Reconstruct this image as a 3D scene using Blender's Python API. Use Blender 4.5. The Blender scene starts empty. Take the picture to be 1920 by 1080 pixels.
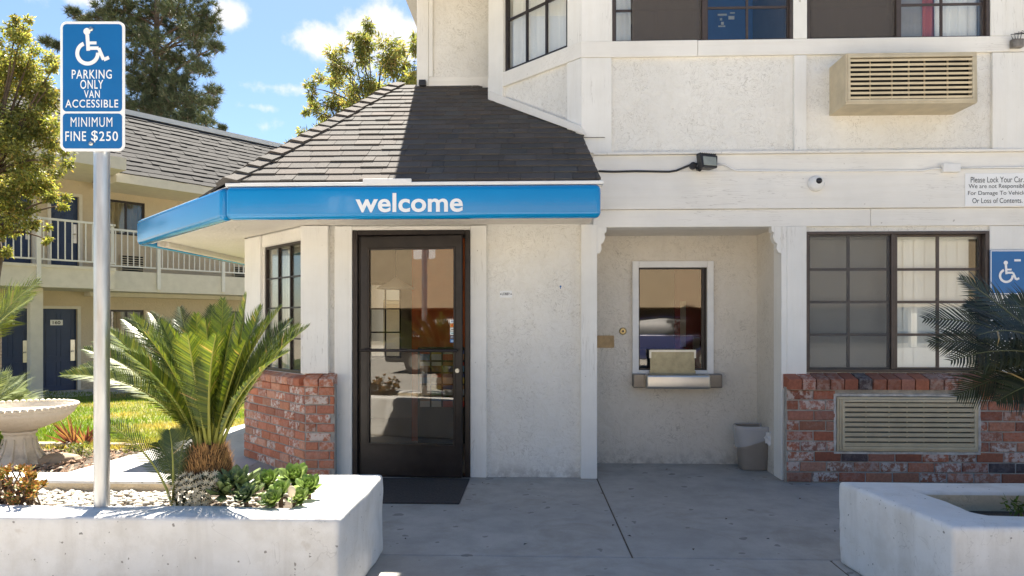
import bpy, bmesh, math, random
import numpy as np
from mathutils import Vector, Matrix, noise as mnoise
R = math.radians
random.seed(11); rng = np.random.default_rng(11)
scn = bpy.context.scene
COL = scn.collection

# ------------------------------------------------------------------ camera, sky, sun
CAMZ, FPX, HV, YAW = 1.306, 1280.0, 605.0, R(2.0)
cam_d = bpy.data.cameras.new('camera'); cam = bpy.data.objects.new('camera', cam_d); COL.objects.link(cam)
cam.location = (0, 0, CAMZ); cam.rotation_euler = (R(90), 0, YAW)
cam_d.sensor_width = 36; cam_d.lens = 24; cam_d.shift_y = 65/1920; cam_d.clip_end = 2000; cam_d.clip_start = .05
scn.camera = cam
SUN = Vector((-.138, .60, 1)).normalized()
scn.view_settings.view_transform = 'Standard'; scn.view_settings.look = 'None'
scn.view_settings.exposure = 2.12; scn.view_settings.gamma = 1
scn.cycles.max_bounces = 9; scn.cycles.diffuse_bounces = 5; scn.cycles.glossy_bounces = 5
scn.cycles.transparent_max_bounces = 16; scn.cycles.sample_clamp_indirect = 8
world = bpy.data.worlds.new("World"); scn.world = world; world.use_nodes = True

RV = Vector((math.cos(YAW), math.sin(YAW), 0)); FV = Vector((-math.sin(YAW), math.cos(YAW), 0))
CAM = Vector((0, 0, CAMZ))
def ray(u, v): return RV*((u-960)/FPX) + FV + Vector((0, 0, (HV-v)/FPX))
def atD(u, v, D): return CAM + ray(u, v)*D
def atY(u, v, Y): r = ray(u, v); return CAM + r*(Y/r.y)
def atZ(u, v, Z): r = ray(u, v); return CAM + r*((Z-CAMZ)/r.z)

def build_world():
    nt = world.node_tree; N = nt.nodes; L = nt.links
    bg = N['Background']; out = N['World Output']
    sky = N.new('ShaderNodeTexSky'); sky.sky_type = 'NISHITA'; sky.sun_disc = False
    sky.sun_elevation = math.asin(SUN.z); sky.sun_rotation = math.atan2(SUN.x, SUN.y)
    sky.air_density = 1.0; sky.dust_density = .6; sky.ozone_density = 2.2
    tc = N.new('ShaderNodeTexCoord')
    # clouds: soft blobs broken by noise, set in sky directions
    nz = N.new('ShaderNodeTexNoise'); nz.inputs['Scale'].default_value = 16; nz.inputs['Detail'].default_value = 7
    nz.inputs['Roughness'].default_value = .62
    L.new(tc.outputs['Generated'], nz.inputs['Vector'])
    total = None
    blobs = [(437, 30, .035, .028, 1.0), (610, 78, .065, .036, 1.0), (715, 58, .085, .05, 1.0), (745, 95, .06, .05, .95), (520, 165, .085, .014, .6),
             (485, 200, .05, .010, .5), (110, -10, .12, .018, .5), (660, 110, .10, .030, .55), (470, 235, .14, .02, .3),
             (1400, 60, .2, .06, .9), (-500, 200, .3, .06, .8), (2500, 100, .3, .08, .9)]
    for (u, v, a, b, k) in blobs:
        d = ray(u, v).normalized()
        right = d.cross(Vector((0, 0, 1))).normalized(); up = right.cross(d).normalized()
        def dot(vec, s):
            n = N.new('ShaderNodeVectorMath'); n.operation = 'DOT_PRODUCT'; n.inputs[1].default_value = vec*s
            L.new(tc.outputs['Generated'], n.inputs[0]); return n.outputs['Value']
        x = dot(right, 1/a); y = dot(up, 1/b)
        c = N.new('ShaderNodeCombineXYZ'); L.new(x, c.inputs[0]); L.new(y, c.inputs[1])
        # behind-the-viewer mirror of the blob is removed with a forward term
        f = dot(d, -1.0); fm = N.new('ShaderNodeMath'); fm.operation = 'ADD'; L.new(f, fm.inputs[0]); fm.inputs[1].default_value = 1.0
        fs = N.new('ShaderNodeMath'); fs.operation = 'MULTIPLY'; L.new(fm.outputs[0], fs.inputs[0]); fs.inputs[1].default_value = 3
        L.new(fs.outputs[0], c.inputs[2])
        ln = N.new('ShaderNodeVectorMath'); ln.operation = 'LENGTH'; L.new(c.outputs[0], ln.inputs[0])
        mr = N.new('ShaderNodeMapRange'); mr.inputs['From Min'].default_value = 1.15; mr.inputs['From Max'].default_value = .1
        mr.inputs['To Max'].default_value = k; L.new(ln.outputs['Value'], mr.inputs['Value'])
        if total is None: total = mr.outputs[0]
        else:
            mx = N.new('ShaderNodeMath'); mx.operation = 'MAXIMUM'; L.new(total, mx.inputs[0]); L.new(mr.outputs[0], mx.inputs[1]); total = mx.outputs[0]
    ml = N.new('ShaderNodeMath'); ml.operation = 'MULTIPLY_ADD'; ml.inputs[1].default_value = 1.9; ml.inputs[2].default_value = -1.25
    L.new(nz.outputs['Fac'], ml.inputs[0])
    ad = N.new('ShaderNodeMath'); ad.operation = 'ADD'; L.new(total, ad.inputs[0]); L.new(ml.outputs[0], ad.inputs[1])
    gate = N.new('ShaderNodeMapRange'); gate.inputs['From Min'].default_value = 0.0; gate.inputs['From Max'].default_value = .55
    gate.interpolation_type = 'SMOOTHSTEP'; L.new(ad.outputs[0], gate.inputs['Value'])
    g2 = N.new('ShaderNodeMath'); g2.operation = 'MULTIPLY'; g2.inputs[1].default_value = .92; L.new(gate.outputs[0], g2.inputs[0])
    mixc = N.new('ShaderNodeMix'); mixc.data_type = 'RGBA'
    hs = N.new('ShaderNodeHueSaturation'); hs.inputs['Saturation'].default_value = SKY_SAT
    L.new(sky.outputs[0], hs.inputs['Color'])
    L.new(g2.outputs[0], mixc.inputs['Factor']); L.new(hs.outputs[0], mixc.inputs['A'])
    mixc.inputs['B'].default_value = CLOUD
    L.new(mixc.outputs['Result'], bg.inputs['Color']); bg.inputs['Strength'].default_value = SKY
SKY, SKY_SAT, CLOUD = .043, 1.12, (6.2, 6.1, 6.1, 1)
build_world()
sd = bpy.data.lights.new('sun', 'SUN'); sd.energy = 4.8; sd.angle = R(.53); sd.color = (1, .93, .82)
sun = bpy.data.objects.new('sun', sd); COL.objects.link(sun); sun.rotation_euler = SUN.to_track_quat('Z', 'Y').to_euler()

# ------------------------------------------------------------------ materials
def rgba(c): return (c[0], c[1], c[2], 1)
class NT:
    def __init__(s, name):
        s.m = bpy.data.materials.new(name); s.m.use_nodes = True
        s.N = s.m.node_tree.nodes; s.L = s.m.node_tree.links
        s.b = s.N['Principled BSDF']; s.out = s.N['Material Output']
        s.pos = s.N.new('ShaderNodeNewGeometry').outputs['Position']
    def noise(s, scale, detail=4, rough=.55, stretch=None, dist=0.0):
        n = s.N.new('ShaderNodeTexNoise'); n.inputs['Scale'].default_value = scale; n.inputs['Detail'].default_value = detail
        n.inputs['Roughness'].default_value = rough; n.inputs['Distortion'].default_value = dist
        src = s.pos
        if stretch:
            mp = s.N.new('ShaderNodeVectorMath'); mp.operation = 'MULTIPLY'; mp.inputs[1].default_value = stretch
            s.L.new(src, mp.inputs[0]); src = mp.outputs[0]
        s.L.new(src, n.inputs['Vector']); return n.outputs['Fac']
    def ramp(s, fac, stops):
        r = s.N.new('ShaderNodeValToRGB'); e = r.color_ramp.elements
        while len(e) < len(stops): e.new(.5)
        for i, (p, c) in enumerate(stops):
            e[i].position = p; e[i].color = rgba(c) if hasattr(c, '__len__') else (c, c, c, 1)
        s.L.new(fac, r.inputs[0]); return r.outputs[0]
    def mix(s, fac, a, b, mode='MIX'):
        m = s.N.new('ShaderNodeMix'); m.data_type = 'RGBA'; m.blend_type = mode
        for inp, val in (('Factor', fac), ('A', a), ('B', b)):
            if isinstance(val, bpy.types.NodeSocket): s.L.new(val, m.inputs[inp])
            elif inp == 'Factor': m.inputs[inp].default_value = val
            else: m.inputs[inp].default_value = rgba(val)
        return m.outputs['Result']
    def math(s, op, a, b):
        m = s.N.new('ShaderNodeMath'); m.operation = op
        for i, val in enumerate((a, b)):
            if isinstance(val, bpy.types.NodeSocket): s.L.new(val, m.inputs[i])
            else: m.inputs[i].default_value = val
        return m.outputs[0]
    def attr(s, name='Col'):
        a = s.N.new('ShaderNodeAttribute'); a.attribute_name = name; return a.outputs['Color']
    def color(s, c):
        if isinstance(c, bpy.types.NodeSocket): s.L.new(c, s.b.inputs['Base Color'])
        else: s.b.inputs['Base Color'].default_value = rgba(c)
    def rough(s, r):
        if isinstance(r, bpy.types.NodeSocket): s.L.new(r, s.b.inputs['Roughness'])
        else: s.b.inputs['Roughness'].default_value = r
    def bump(s, h, strength, dist=.01):
        b = s.N.new('ShaderNodeBump'); b.inputs['Strength'].default_value = strength; b.inputs['Distance'].default_value = dist
        s.L.new(h, b.inputs['Height'])
        prev = s.b.inputs['Normal'].links
        if prev: s.L.new(prev[0].from_socket, b.inputs['Normal'])
        s.L.new(b.outputs[0], s.b.inputs['Normal'])

def simple(name, c, rough=.5, metal=0, var=.12, scale=6, bump=0, bscale=60):
    t = NT(name); f = t.noise(scale, 5, .6)
    dark = [x*(1-var) for x in c]; light = [min(1, x*(1+var)) for x in c]
    t.color(t.ramp(f, [(.3, dark), (.7, light)])); t.rough(rough); t.b.inputs['Metallic'].default_value = metal
    if bump: t.bump(t.noise(bscale, 4), bump)
    return t.m

def stucco_mat(name, c, lines=.8, vein_shade=.25):
    t = NT(name)
    big = t.noise(1.3, 4, .6); fine = t.noise(70, 5, .65); mid = t.noise(13, 5, .6, dist=1.2)
    vein = t.ramp(t.noise(9, 3, .55, dist=2.2), [(.478, 0.), (.497, 1.), (.513, 0.)])
    mask = t.ramp(t.noise(3.1, 3), [(.38, .12), (.58, 1.)])
    vein2 = t.ramp(t.noise(21, 3, .6, dist=1.6), [(.483, 0.), (.499, 1.), (.515, 0.)]); vein = t.mix(.45, vein, vein2, 'ADD')
    vm = t.mix(1., vein, mask, 'MULTIPLY')
    base = t.ramp(big, [(.28, [x*.90 for x in c]), (.72, [min(1, x*1.05) for x in c])])
    base = t.mix(t.ramp(mid, [(.35, .22), (.6, 0.)]), base, [c[0]*.82, c[1]*.79, c[2]*.72])
    f = t.math('MULTIPLY', vm, vein_shade)  # shadows of the trowel lines put into the colour, with crease dirt
    base = t.mix(f, base, [c[0]*.42, c[1]*.39, c[2]*.34])
    spots = t.ramp(t.noise(33, 2, .5), [(.70, 0.), (.76, 1.)])
    base = t.mix(t.math('MULTIPLY', spots, .25), base, [c[0]*.4, c[1]*.36, c[2]*.3])
    sx = t.N.new('ShaderNodeSeparateXYZ'); t.L.new(t.pos, sx.inputs[0])
    low = t.N.new('ShaderNodeMapRange'); low.inputs['From Min'].default_value = .16; low.inputs['From Max'].default_value = .0; t.L.new(sx.outputs[2], low.inputs['Value'])
    splash = t.math('MULTIPLY', low.outputs[0], t.ramp(t.noise(11, 5, .65), [(.42, 0.), (.62, 1.)]))
    base = t.mix(t.math('MULTIPLY', splash, .5), base, (.22, .18, .14))
    drip = t.ramp(t.noise(7, 4, .6, (1, 1, .10)), [(.60, 0.), (.72, 1.)]); base = t.mix(t.math('MULTIPLY', drip, .12), base, (.40, .34, .26))
    t.color(base); t.rough(.88)
    t.bump(fine, .4, .006); t.bump(mid, .6, .02); t.bump(vm, -.8*lines, .014)
    return t.m
def wood_mat(name, c, axis):
    t = NT(name)
    st = {'v': (1, 1, .05), 'h': (.05, 1, 1)}[axis]
    g = t.noise(90, 5, .7, st); g2 = t.noise(22, 4, .7, st); big = t.noise(2.1, 4, .6)
    crack = t.ramp(t.noise(30, 3, .6, st, .6), [(.485, 0.), (.4975, 1.), (.51, 0.)])
    cm = t.mix(1., crack, t.ramp(t.noise(1.7, 2), [(.52, 0.), (.62, 1.)]), 'MULTIPLY')
    base = t.ramp(big, [(.3, [x*.91 for x in c]), (.7, [min(1, x*1.03) for x in c])])
    base = t.mix(t.ramp(g2, [(.3, .20), (.55, 0.)]), base, [c[0]*.80, c[1]*.77, c[2]*.70])
    base = t.mix(t.math('MULTIPLY', cm, .5), base, [c[0]*.4, c[1]*.36, c[2]*.32])
    chips = t.ramp(t.noise(19, 3, .6), [(.725, 0.), (.745, 1.)])
    base = t.mix(t.math('MULTIPLY', chips, .55), base, [.30, .25, .20])
    t.color(base); t.rough(.66); t.bump(g, .35, .004); t.bump(g2, .2, .006); t.bump(cm, -.5, .006)
    return t.m
def attr_mat(name, rough=.8, var=.25, scale=30, bump=.4, bscale=80, splotch=None):
    t = NT(name); a = t.attr()
    f = t.noise(scale, 5, .65)
    base = t.mix(1., a, t.ramp(f, [(.25, 1-var), (.75, 1+var*.5)]), 'MULTIPLY')
    if splotch:
        m = t.ramp(t.noise(splotch[1], 6, .74), [(.46, 0.), (.56, 1.)])
        al = [n for n in t.N if n.type == 'ATTRIBUTE'][0].outputs['Alpha']; base = t.mix(t.math('MULTIPLY', t.math('MULTIPLY', m, al), splotch[2]), base, splotch[0])
    t.color(base); t.rough(rough); t.bump(t.noise(bscale, 4, .7), bump, .006); return t.m
def leaf_mat(name, trans=.45, rough=.42, warm=(1.15, 1.25, .55)):
    t = NT(name); a = t.attr(); t.color(a); t.rough(rough)
    tr = t.N.new('ShaderNodeBsdfTranslucent'); tc = t.mix(1., a, warm, 'MULTIPLY'); t.L.new(tc, tr.inputs['Color'])
    ms = t.N.new('ShaderNodeMixShader'); ms.inputs[0].default_value = trans
    t.L.new(t.b.outputs[0], ms.inputs[1]); t.L.new(tr.outputs[0], ms.inputs[2]); t.L.new(ms.outputs[0], t.out.inputs[0]); return t.m
def glass_mat(name, refl=1.6, base=.03, tint=(.93, .95, .94), rough=0.0):
    t = NT(name); N, L = t.N, t.L
    fr = N.new('ShaderNodeFresnel'); ge = N.new('ShaderNodeNewGeometry')
    io = t.math('MULTIPLY_ADD', ge.outputs['Backfacing'], 1/1.5-1.5); io.node.inputs[2].default_value = 1.5; L.new(io, fr.inputs[0])
    f = t.math('MULTIPLY_ADD', fr.outputs[0], refl); f.node.inputs[2].default_value = base
    f.node.use_clamp = True
    g = N.new('ShaderNodeBsdfGlossy'); g.inputs['Roughness'].default_value = rough; g.inputs['Color'].default_value = (1, 1, 1, 1)
    tr = N.new('ShaderNodeBsdfTransparent'); tr.inputs[0].default_value = rgba(tint)
    ms = N.new('ShaderNodeMixShader'); L.new(f, ms.inputs[0]); L.new(tr.outputs[0], ms.inputs[1]); L.new(g.outputs[0], ms.inputs[2])
    L.new(ms.outputs[0], t.out.inputs[0]); return t.m
def film_mat(name, c, alpha, rough=.6):
    t = NT(name); t.color(c); t.rough(rough); tr = t.N.new('ShaderNodeBsdfTransparent')
    ms = t.N.new('ShaderNodeMixShader'); ms.inputs[0].default_value = alpha
    t.L.new(tr.outputs[0], ms.inputs[1]); t.L.new(t.b.outputs[0], ms.inputs[2]); t.L.new(ms.outputs[0], t.out.inputs[0]); return t.m
def concrete_mat(name, c, stain=.5, rough=.85):
    t = NT(name)
    big = t.noise(.9, 5, .6); mid = t.noise(4.5, 6, .65); fine = t.noise(120, 3, .6)
    base = t.ramp(big, [(.3, [x*.82 for x in c]), (.7, [x*1.12 for x in c])])
    base = t.mix(t.ramp(mid, [(.32, .45*stain), (.58, 0.)]), base, [x*.62 for x in c])
    base = t.mix(t.math('MULTIPLY', t.ramp(fine, [(.35, 1.), (.5, 0.)]), .22), base, [x*.6 for x in c])
    sp = t.ramp(t.noise(9, 2, .4), [(.69, 0.), (.705, 1.)])
    blot = t.ramp(t.noise(1.9, 5, .7, dist=.8), [(.52, 0.), (.66, 1.)]); base = t.mix(t.math('MULTIPLY', blot, .35*stain), base, [c[0]*.62, c[1]*.57, c[2]*.50])
    base = t.mix(t.math('MULTIPLY', sp, .55*stain), base, [x*.35 for x in c])
    t.color(base); t.rough(rough); t.bump(fine, .25, .004); t.bump(mid, .12, .01); return t.m
def planter_mat():
    t = NT('planter_render'); c = (.80, .775, .735)
    big = t.noise(1.6, 5, .6); fine = t.noise(110, 3, .6); mid = t.noise(9, 5, .6)
    base = t.ramp(big, [(.3, [x*.90 for x in c]), (.7, [x*1.03 for x in c])])
    base = t.mix(t.ramp(mid, [(.3, .25), (.55, 0.)]), base, (.58, .54, .47))
    pits = t.ramp(t.noise(45, 2, .35), [(.735, 0.), (.755, 1.)])
    base = t.mix(t.math('MULTIPLY', pits, .75), base, (.14, .12, .10))
    st = t.ramp(t.noise(7, 3, .5), [(.70, 0.), (.78, 1.)])
    base = t.mix(t.math('MULTIPLY', st, .45), base, (.35, .26, .16))
    drip = t.ramp(t.noise(6, 5, .6, (1, 1, .16)), [(.52, 0.), (.68, 1.)]); base = t.mix(t.math('MULTIPLY', drip, .30), base, (.42, .38, .32))
    ck = t.ramp(t.noise(3.2, 4, .6, dist=1.2), [(.4955, 0.), (.4985, 1.), (.5015, 0.)]); ck = t.mix(1., ck, t.ramp(t.noise(1.1, 2), [(.5, 0.), (.56, 1.)]), 'MULTIPLY'); base = t.mix(t.math('MULTIPLY', ck, .6), base, (.2, .17, .14))
    gr = t.ramp(t.noise(3.3, 6, .7), [(.50, 0.), (.64, 1.)]); base = t.mix(t.math('MULTIPLY', gr, .24), base, (.45, .40, .32))
    t.color(base); t.rough(.85); t.bump(fine, .3, .004); t.bump(mid, .25, .012); t.bump(pits, -.6, .006); return t.m

M = {}
CREAM = (.70, .67, .60)
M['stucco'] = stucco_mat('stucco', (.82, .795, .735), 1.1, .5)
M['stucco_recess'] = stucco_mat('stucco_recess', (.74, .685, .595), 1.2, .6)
M['wood_v'] = wood_mat('painted_wood_upright', (.84, .82, .765), 'v')
M['wood_h'] = wood_mat('painted_wood_level', (.84, .81, .745), 'h')
M['soffit'] = stucco_mat('soffit', (.78, .73, .65), .3, .08)
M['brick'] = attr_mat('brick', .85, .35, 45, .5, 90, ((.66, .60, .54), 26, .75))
M['brick_lit'] = attr_mat('brick_bounce_lit', .85, .3, 45, .5, 90, ((.74, .68, .61), 24, .85))  # left bay brick, bounce light put into the colour
M['mortar'] = simple('mortar', (.40, .37, .33), .95, 0, .25, 14, .5, 90)
M['shingle'] = attr_mat('shingle', .93, .35, 160, .55, 240)
M['blue'] = None
def blue_plastic():
    t = NT('blue_plastic'); t.color(t.ramp(t.noise(1.5, 3), [(.3, (.0, .225, .52)), (.7, (.0, .25, .57))])); t.rough(.22)
    t.b.inputs['Coat Weight'].default_value = .35; t.b.inputs['Coat Roughness'].default_value = .06
    t.bump(t.noise(3.0, 2, .4), .05, .03); t.bump(t.noise(60, 2, .4, (1, 1, .1)), .02, .004); return t.m
M['blue'] = blue_plastic()
M['white_paint'] = simple('white_paint', (.80, .79, .76), .5, 0, .05, 8)
M['letter_white'] = simple('letter_white', (.86, .86, .85), .45, 0, .03)
M['bronze'] = simple('dark_bronze_metal', (.028, .020, .017), .38, .2, .3, 14, .06, 40)
M['door_metal'] = simple('door_metal', (.020, .015, .014), .33, .2, .45, 9, .05, 30)
M['brownframe'] = simple('brown_frame', (.075, .055, .046), .45, .2, .2, 10)
M['glass'] = glass_mat('window_glass', 1.2, .005, (.97, .98, .97))
M['doorglass'] = glass_mat('door_glass', 1.5, .012, (.90, .88, .83))
M['servglass'] = glass_mat('service_glass', 1.35, .03, (.80, .77, .73))
M['screen'] = film_mat('insect_screen', (.15, .14, .13), .34, .8)
M['screen_dark'] = film_mat('insect_screen_dense', (.11, .095, .085), .62, .8)
M['blind'] = simple('blind_fabric', (.86, .85, .80), .8, 0, .05, 3)
M['curtain'] = simple('curtain_fabric', (.82, .81, .79), .9, 0, .08, 3)
M['inner_wall'] = simple('inner_wall', (.55, .50, .42), .9, 0, .06)
M['inner_dark'] = simple('inner_dark', (.10, .085, .07), .9, 0, .1)
M['orange'] = simple('orange_wall', (.60, .14, .035), .8, 0, .08)
M['red'] = simple('red_panel', (.30, .06, .045), .7, 0, .1)
M['tile'] = simple('floor_tile', (.28, .24, .20), .5, 0, .15, 3)
M['pave'] = concrete_mat('pavement_concrete', (.42, .395, .355), 1.25, .75)
M['walk'] = concrete_mat('walk_concrete', (.50, .49, .47), .3)
M['lot'] = concrete_mat('lot_concrete', (.46, .43, .38), .5)
M['soil'] = simple('soil', (.085, .066, .048), 1, 0, .4, 14, .9, 40)
M['planter'] = planter_mat()
M['planter_in'] = stucco_mat('planter_inside', (.64, .54, .39), .6, .5)
M['mat'] = simple('rubber_mat', (.045, .040, .038), .9, 0, .35, 60, .8, 160)
M['steel'] = simple('brushed_steel', (.58, .56, .52), .30, 1, .10, 5)
M['brass'] = simple('worn_brass', (.38, .30, .15), .38, .9, .2, 20)
M['dullbrass'] = simple('tarnished_plate', (.33, .30, .20), .42, .8, .2, 15)
M['woodslot'] = simple('tan_wood', (.45, .30, .14), .5, 0, .2, 20)
M['ac'] = simple('ac_beige', (.56, .475, .325), .5, .1, .12, 8)
M['ac_dark'] = simple('ac_inside', (.02, .018, .015), .8, 0, .3)
M['black'] = simple('black_metal', (.03, .03, .033), .45, .3, .2)
M['lampglass'] = simple('lamp_glass', (.30, .32, .28), .15, 0, .2)
M['bin'] = simple('bin_plastic', (.27, .235, .20), .5, 0, .06)
M['liner'] = film_mat('bin_liner_film', (.88, .88, .89), .36, .22); M['liner_knot'] = film_mat('bin_liner_bunched', (.88, .88, .89), .75, .3)
M['sign_blue'] = simple('sign_blue', (.0005, .125, .36), .38, 0, .06, 5)
M['navy'] = simple('navy_door_paint', (.018, .040, .105), .45, 0, .10)
M['wing'] = stucco_mat('wing_stucco', (.60, .50, .36), .3, .1)
M['wingtrim'] = simple('wing_trim', (.66, .61, .52), .7, 0, .06)
M['rail'] = simple('rail_paint', (.72, .70, .66), .5, 0, .05)
M['galv'] = None
def galv():
    t = NT('galvanized_steel'); f = t.noise(30, 4, .6, (1, 1, .12)); g = t.noise(4, 3)
    t.color(t.ramp(f, [(.3, (.46, .46, .46)), (.7, (.66, .66, .65))])); t.b.inputs['Metallic'].default_value = .85
    t.rough(t.ramp(g, [(.3, .3), (.7, .46)])); return t.m
M['galv'] = galv()
M['bark'] = simple('bark', (.11, .075, .05), .95, 0, .4, 10, .9, 24)
M['fibre'] = attr_mat('cycad_fibre', .9, .4, 60, .6, 120)
M['leaf'] = leaf_mat('leaf', .50, .42, (1.2, 1.25, .65))
M['frond'] = leaf_mat('frond_leaf', .27, .46, (1.3, 1.25, .5))
M['rachis'] = simple('rachis', (.30, .30, .06), .45, 0, .15)
M['frond_shaded'] = leaf_mat('shaded_frond_leaf', .10, .5, (1.2, 1.2, .6))  # shaded copy of the frond leaf for the right cycad
M['rachis_shaded'] = simple('rachis_shaded', (.06, .07, .025), .5, 0, .15)  # stalk darkened in colour for the same shade
M['succ'] = leaf_mat('succulent_leaf', .18, .38, (1.1, 1.2, .6))
M['needle'] = leaf_mat('pine_needle', .15, .6, (1.1, 1.1, .7))
M['grass'] = leaf_mat('grass_blade', .4, .6, (1.2, 1.2, .5))
M['turf'] = None
def turf():
    t = NT('turf'); f = t.noise(.9, 4); g = t.noise(30, 3)
    b = t.ramp(f, [(.42, (.10, .14, .02)), (.58, (.26, .22, .08))]); b = t.mix(t.ramp(g, [(.3, .5), (.6, 0.)]), b, (.05, .07, .015))
    t.color(b); t.rough(1); return t.m
M['turf'] = turf()
M['stone_w'] = attr_mat('white_pebble', .8, .15, 30, .3, 60)
M['bath'] = stucco_mat('cast_stone', (.66, .60, .50), .2, .06)
M['rock'] = simple('rock', (.32, .25, .18), .95, 0, .3, 6, .8, 20)
M['siding'] = wood_mat('tan_siding', (.40, .31, .20), 'h')
M['dark'] = simple('carport_dark', (.035, .03, .028), .9, 0, .2)
M['chip'] = attr_mat('bark_chip', .95, .3, 20, .4, 40)
M['paper'] = attr_mat('printed_paper', .5, .05, 5, .0, 20)
M['leafflat'] = M['leaf']

# ------------------------------------------------------------------ mesh helpers
class Frame:
    """A vertical plane: origin O, horizontal direction d, outward normal n; pt(s, z, o)."""
    def __init__(s, O, d, n):
        s.O = Vector((O[0], O[1], 0)); s.d = Vector((d[0], d[1], 0)).normalized(); s.n = Vector((n[0], n[1], 0)).normalized()
    def pt(s, a, z, o=0.0): p = s.O + s.d*a + s.n*o; return Vector((p.x, p.y, z))
    def hit(s, u, v, o=0.0):
        r = ray(u, v); p0 = s.O + s.n*o
        t = (p0-CAM).dot(s.n)/r.dot(s.n); p = CAM + r*t
        return ((p-s.O).dot(s.d), p.z)
class MB:
    def __init__(s): s.v = []; s.f = []; s.m = []; s.c = []
    def add(s, vs, fs, mi=0, col=None):
        b = len(s.v); s.v += [tuple(p) for p in vs]
        for f in fs: s.f.append(tuple(b+i for i in f)); s.m.append(mi); s.c.append(col)
    def hexa(s, p, mi=0, col=None):   # p: 8 points, bottom 4 ccw then top 4
        s.add(p, [(3, 2, 1, 0), (4, 5, 6, 7), (0, 1, 5, 4), (1, 2, 6, 5), (2, 3, 7, 6), (3, 0, 4, 7)], mi, col)
    def box(s, x0, x1, y0, y1, z0, z1, mi=0, col=None):
        x0, x1 = sorted((x0, x1)); y0, y1 = sorted((y0, y1)); z0, z1 = sorted((z0, z1))
        s.hexa([(x0, y0, z0), (x1, y0, z0), (x1, y1, z0), (x0, y1, z0), (x0, y0, z1), (x1, y0, z1), (x1, y1, z1), (x0, y1, z1)], mi, col)
    def fbox(s, fr, s0, s1, z0, z1, o0, o1, mi=0, col=None):
        s0, s1 = sorted((s0, s1)); z0, z1 = sorted((z0, z1)); o0, o1 = sorted((o0, o1))
        s.hexa([fr.pt(a, z, o) for z in (z0, z1) for (a, o) in ((s0, o1), (s1, o1), (s1, o0), (s0, o0))], mi, col)
    def px(s, fr, u0, v0, u1, v1, o0, o1, mi=0, col=None):
        a = fr.hit(u0, v0, o1); b = fr.hit(u1, v1, o1); s.fbox(fr, a[0], b[0], a[1], b[1], o0, o1, mi, col)
    def tube(s, pts, rad, n=8, mi=0, col=None, caps=True):
        pts = [Vector(p) for p in pts]; rad = rad if hasattr(rad, '__len__') else [rad]*len(pts)
        vs = []; prev = None
        for i, p in enumerate(pts):
            t = (pts[min(i+1, len(pts)-1)] - pts[max(i-1, 0)]).normalized()
            a = prev if prev is not None else (Vector((0, 0, 1)) if abs(t.z) < .9 else Vector((1, 0, 0)))
            x = (a - t*a.dot(t)).normalized(); prev = x; y = t.cross(x)
            for k in range(n):
                w = 2*math.pi*k/n; vs.append(p + (x*math.cos(w)+y*math.sin(w))*rad[i])
        fs = [(i*n+k, i*n+(k+1) % n, (i+1)*n+(k+1) % n, (i+1)*n+k) for i in range(len(pts)-1) for k in range(n)]
        if caps: fs += [tuple(range(n))[::-1], tuple((len(pts)-1)*n+k for k in range(n))]
        s.add(vs, fs, mi, col)
    def lathe(s, c, prof, n=32, mi=0, col=None, fn=None):
        vs = []
        for (r, z) in prof:
            for k in range(n):
                w = 2*math.pi*k/n; rr = r*(fn(w, z) if fn else 1); vs.append((c[0]+rr*math.cos(w), c[1]+rr*math.sin(w), c[2]+z))
        m = len(prof)
        fs = [(i*n+k, i*n+(k+1) % n, (i+1)*n+(k+1) % n, (i+1)*n+k) for i in range(m-1) for k in range(n)]
        fs += [tuple(range(n))[::-1], tuple((m-1)*n+k for k in range(n))]
        s.add(vs, fs, mi, col)
    def prism(s, poly, z0, z1, mi=0, col=None):   # horizontal polygon, ccw
        n = len(poly); vs = [(p[0], p[1], z0) for p in poly]+[(p[0], p[1], z1) for p in poly]
        s.add(vs, [tuple(range(n))[::-1], tuple(range(n, 2*n))]+[(i, (i+1) % n, n+(i+1) % n, n+i) for i in range(n)], mi, col)
    def fpoly(s, fr, pts, o0, o1, mi=0, col=None):  # polygon in the frame plane, ccw seen from outside
        n = len(pts); vs = [fr.pt(p[0], p[1], o0) for p in pts]+[fr.pt(p[0], p[1], o1) for p in pts]
        s.add(vs, [tuple(range(n))[::-1], tuple(range(n, 2*n))]+[(i, (i+1) % n, n+(i+1) % n, n+i) for i in range(n)], mi, col)
def wloc(o):
    p = Vector((0, 0, 0))
    while o is not None: p += o.location; o = o.parent
    return p
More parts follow.
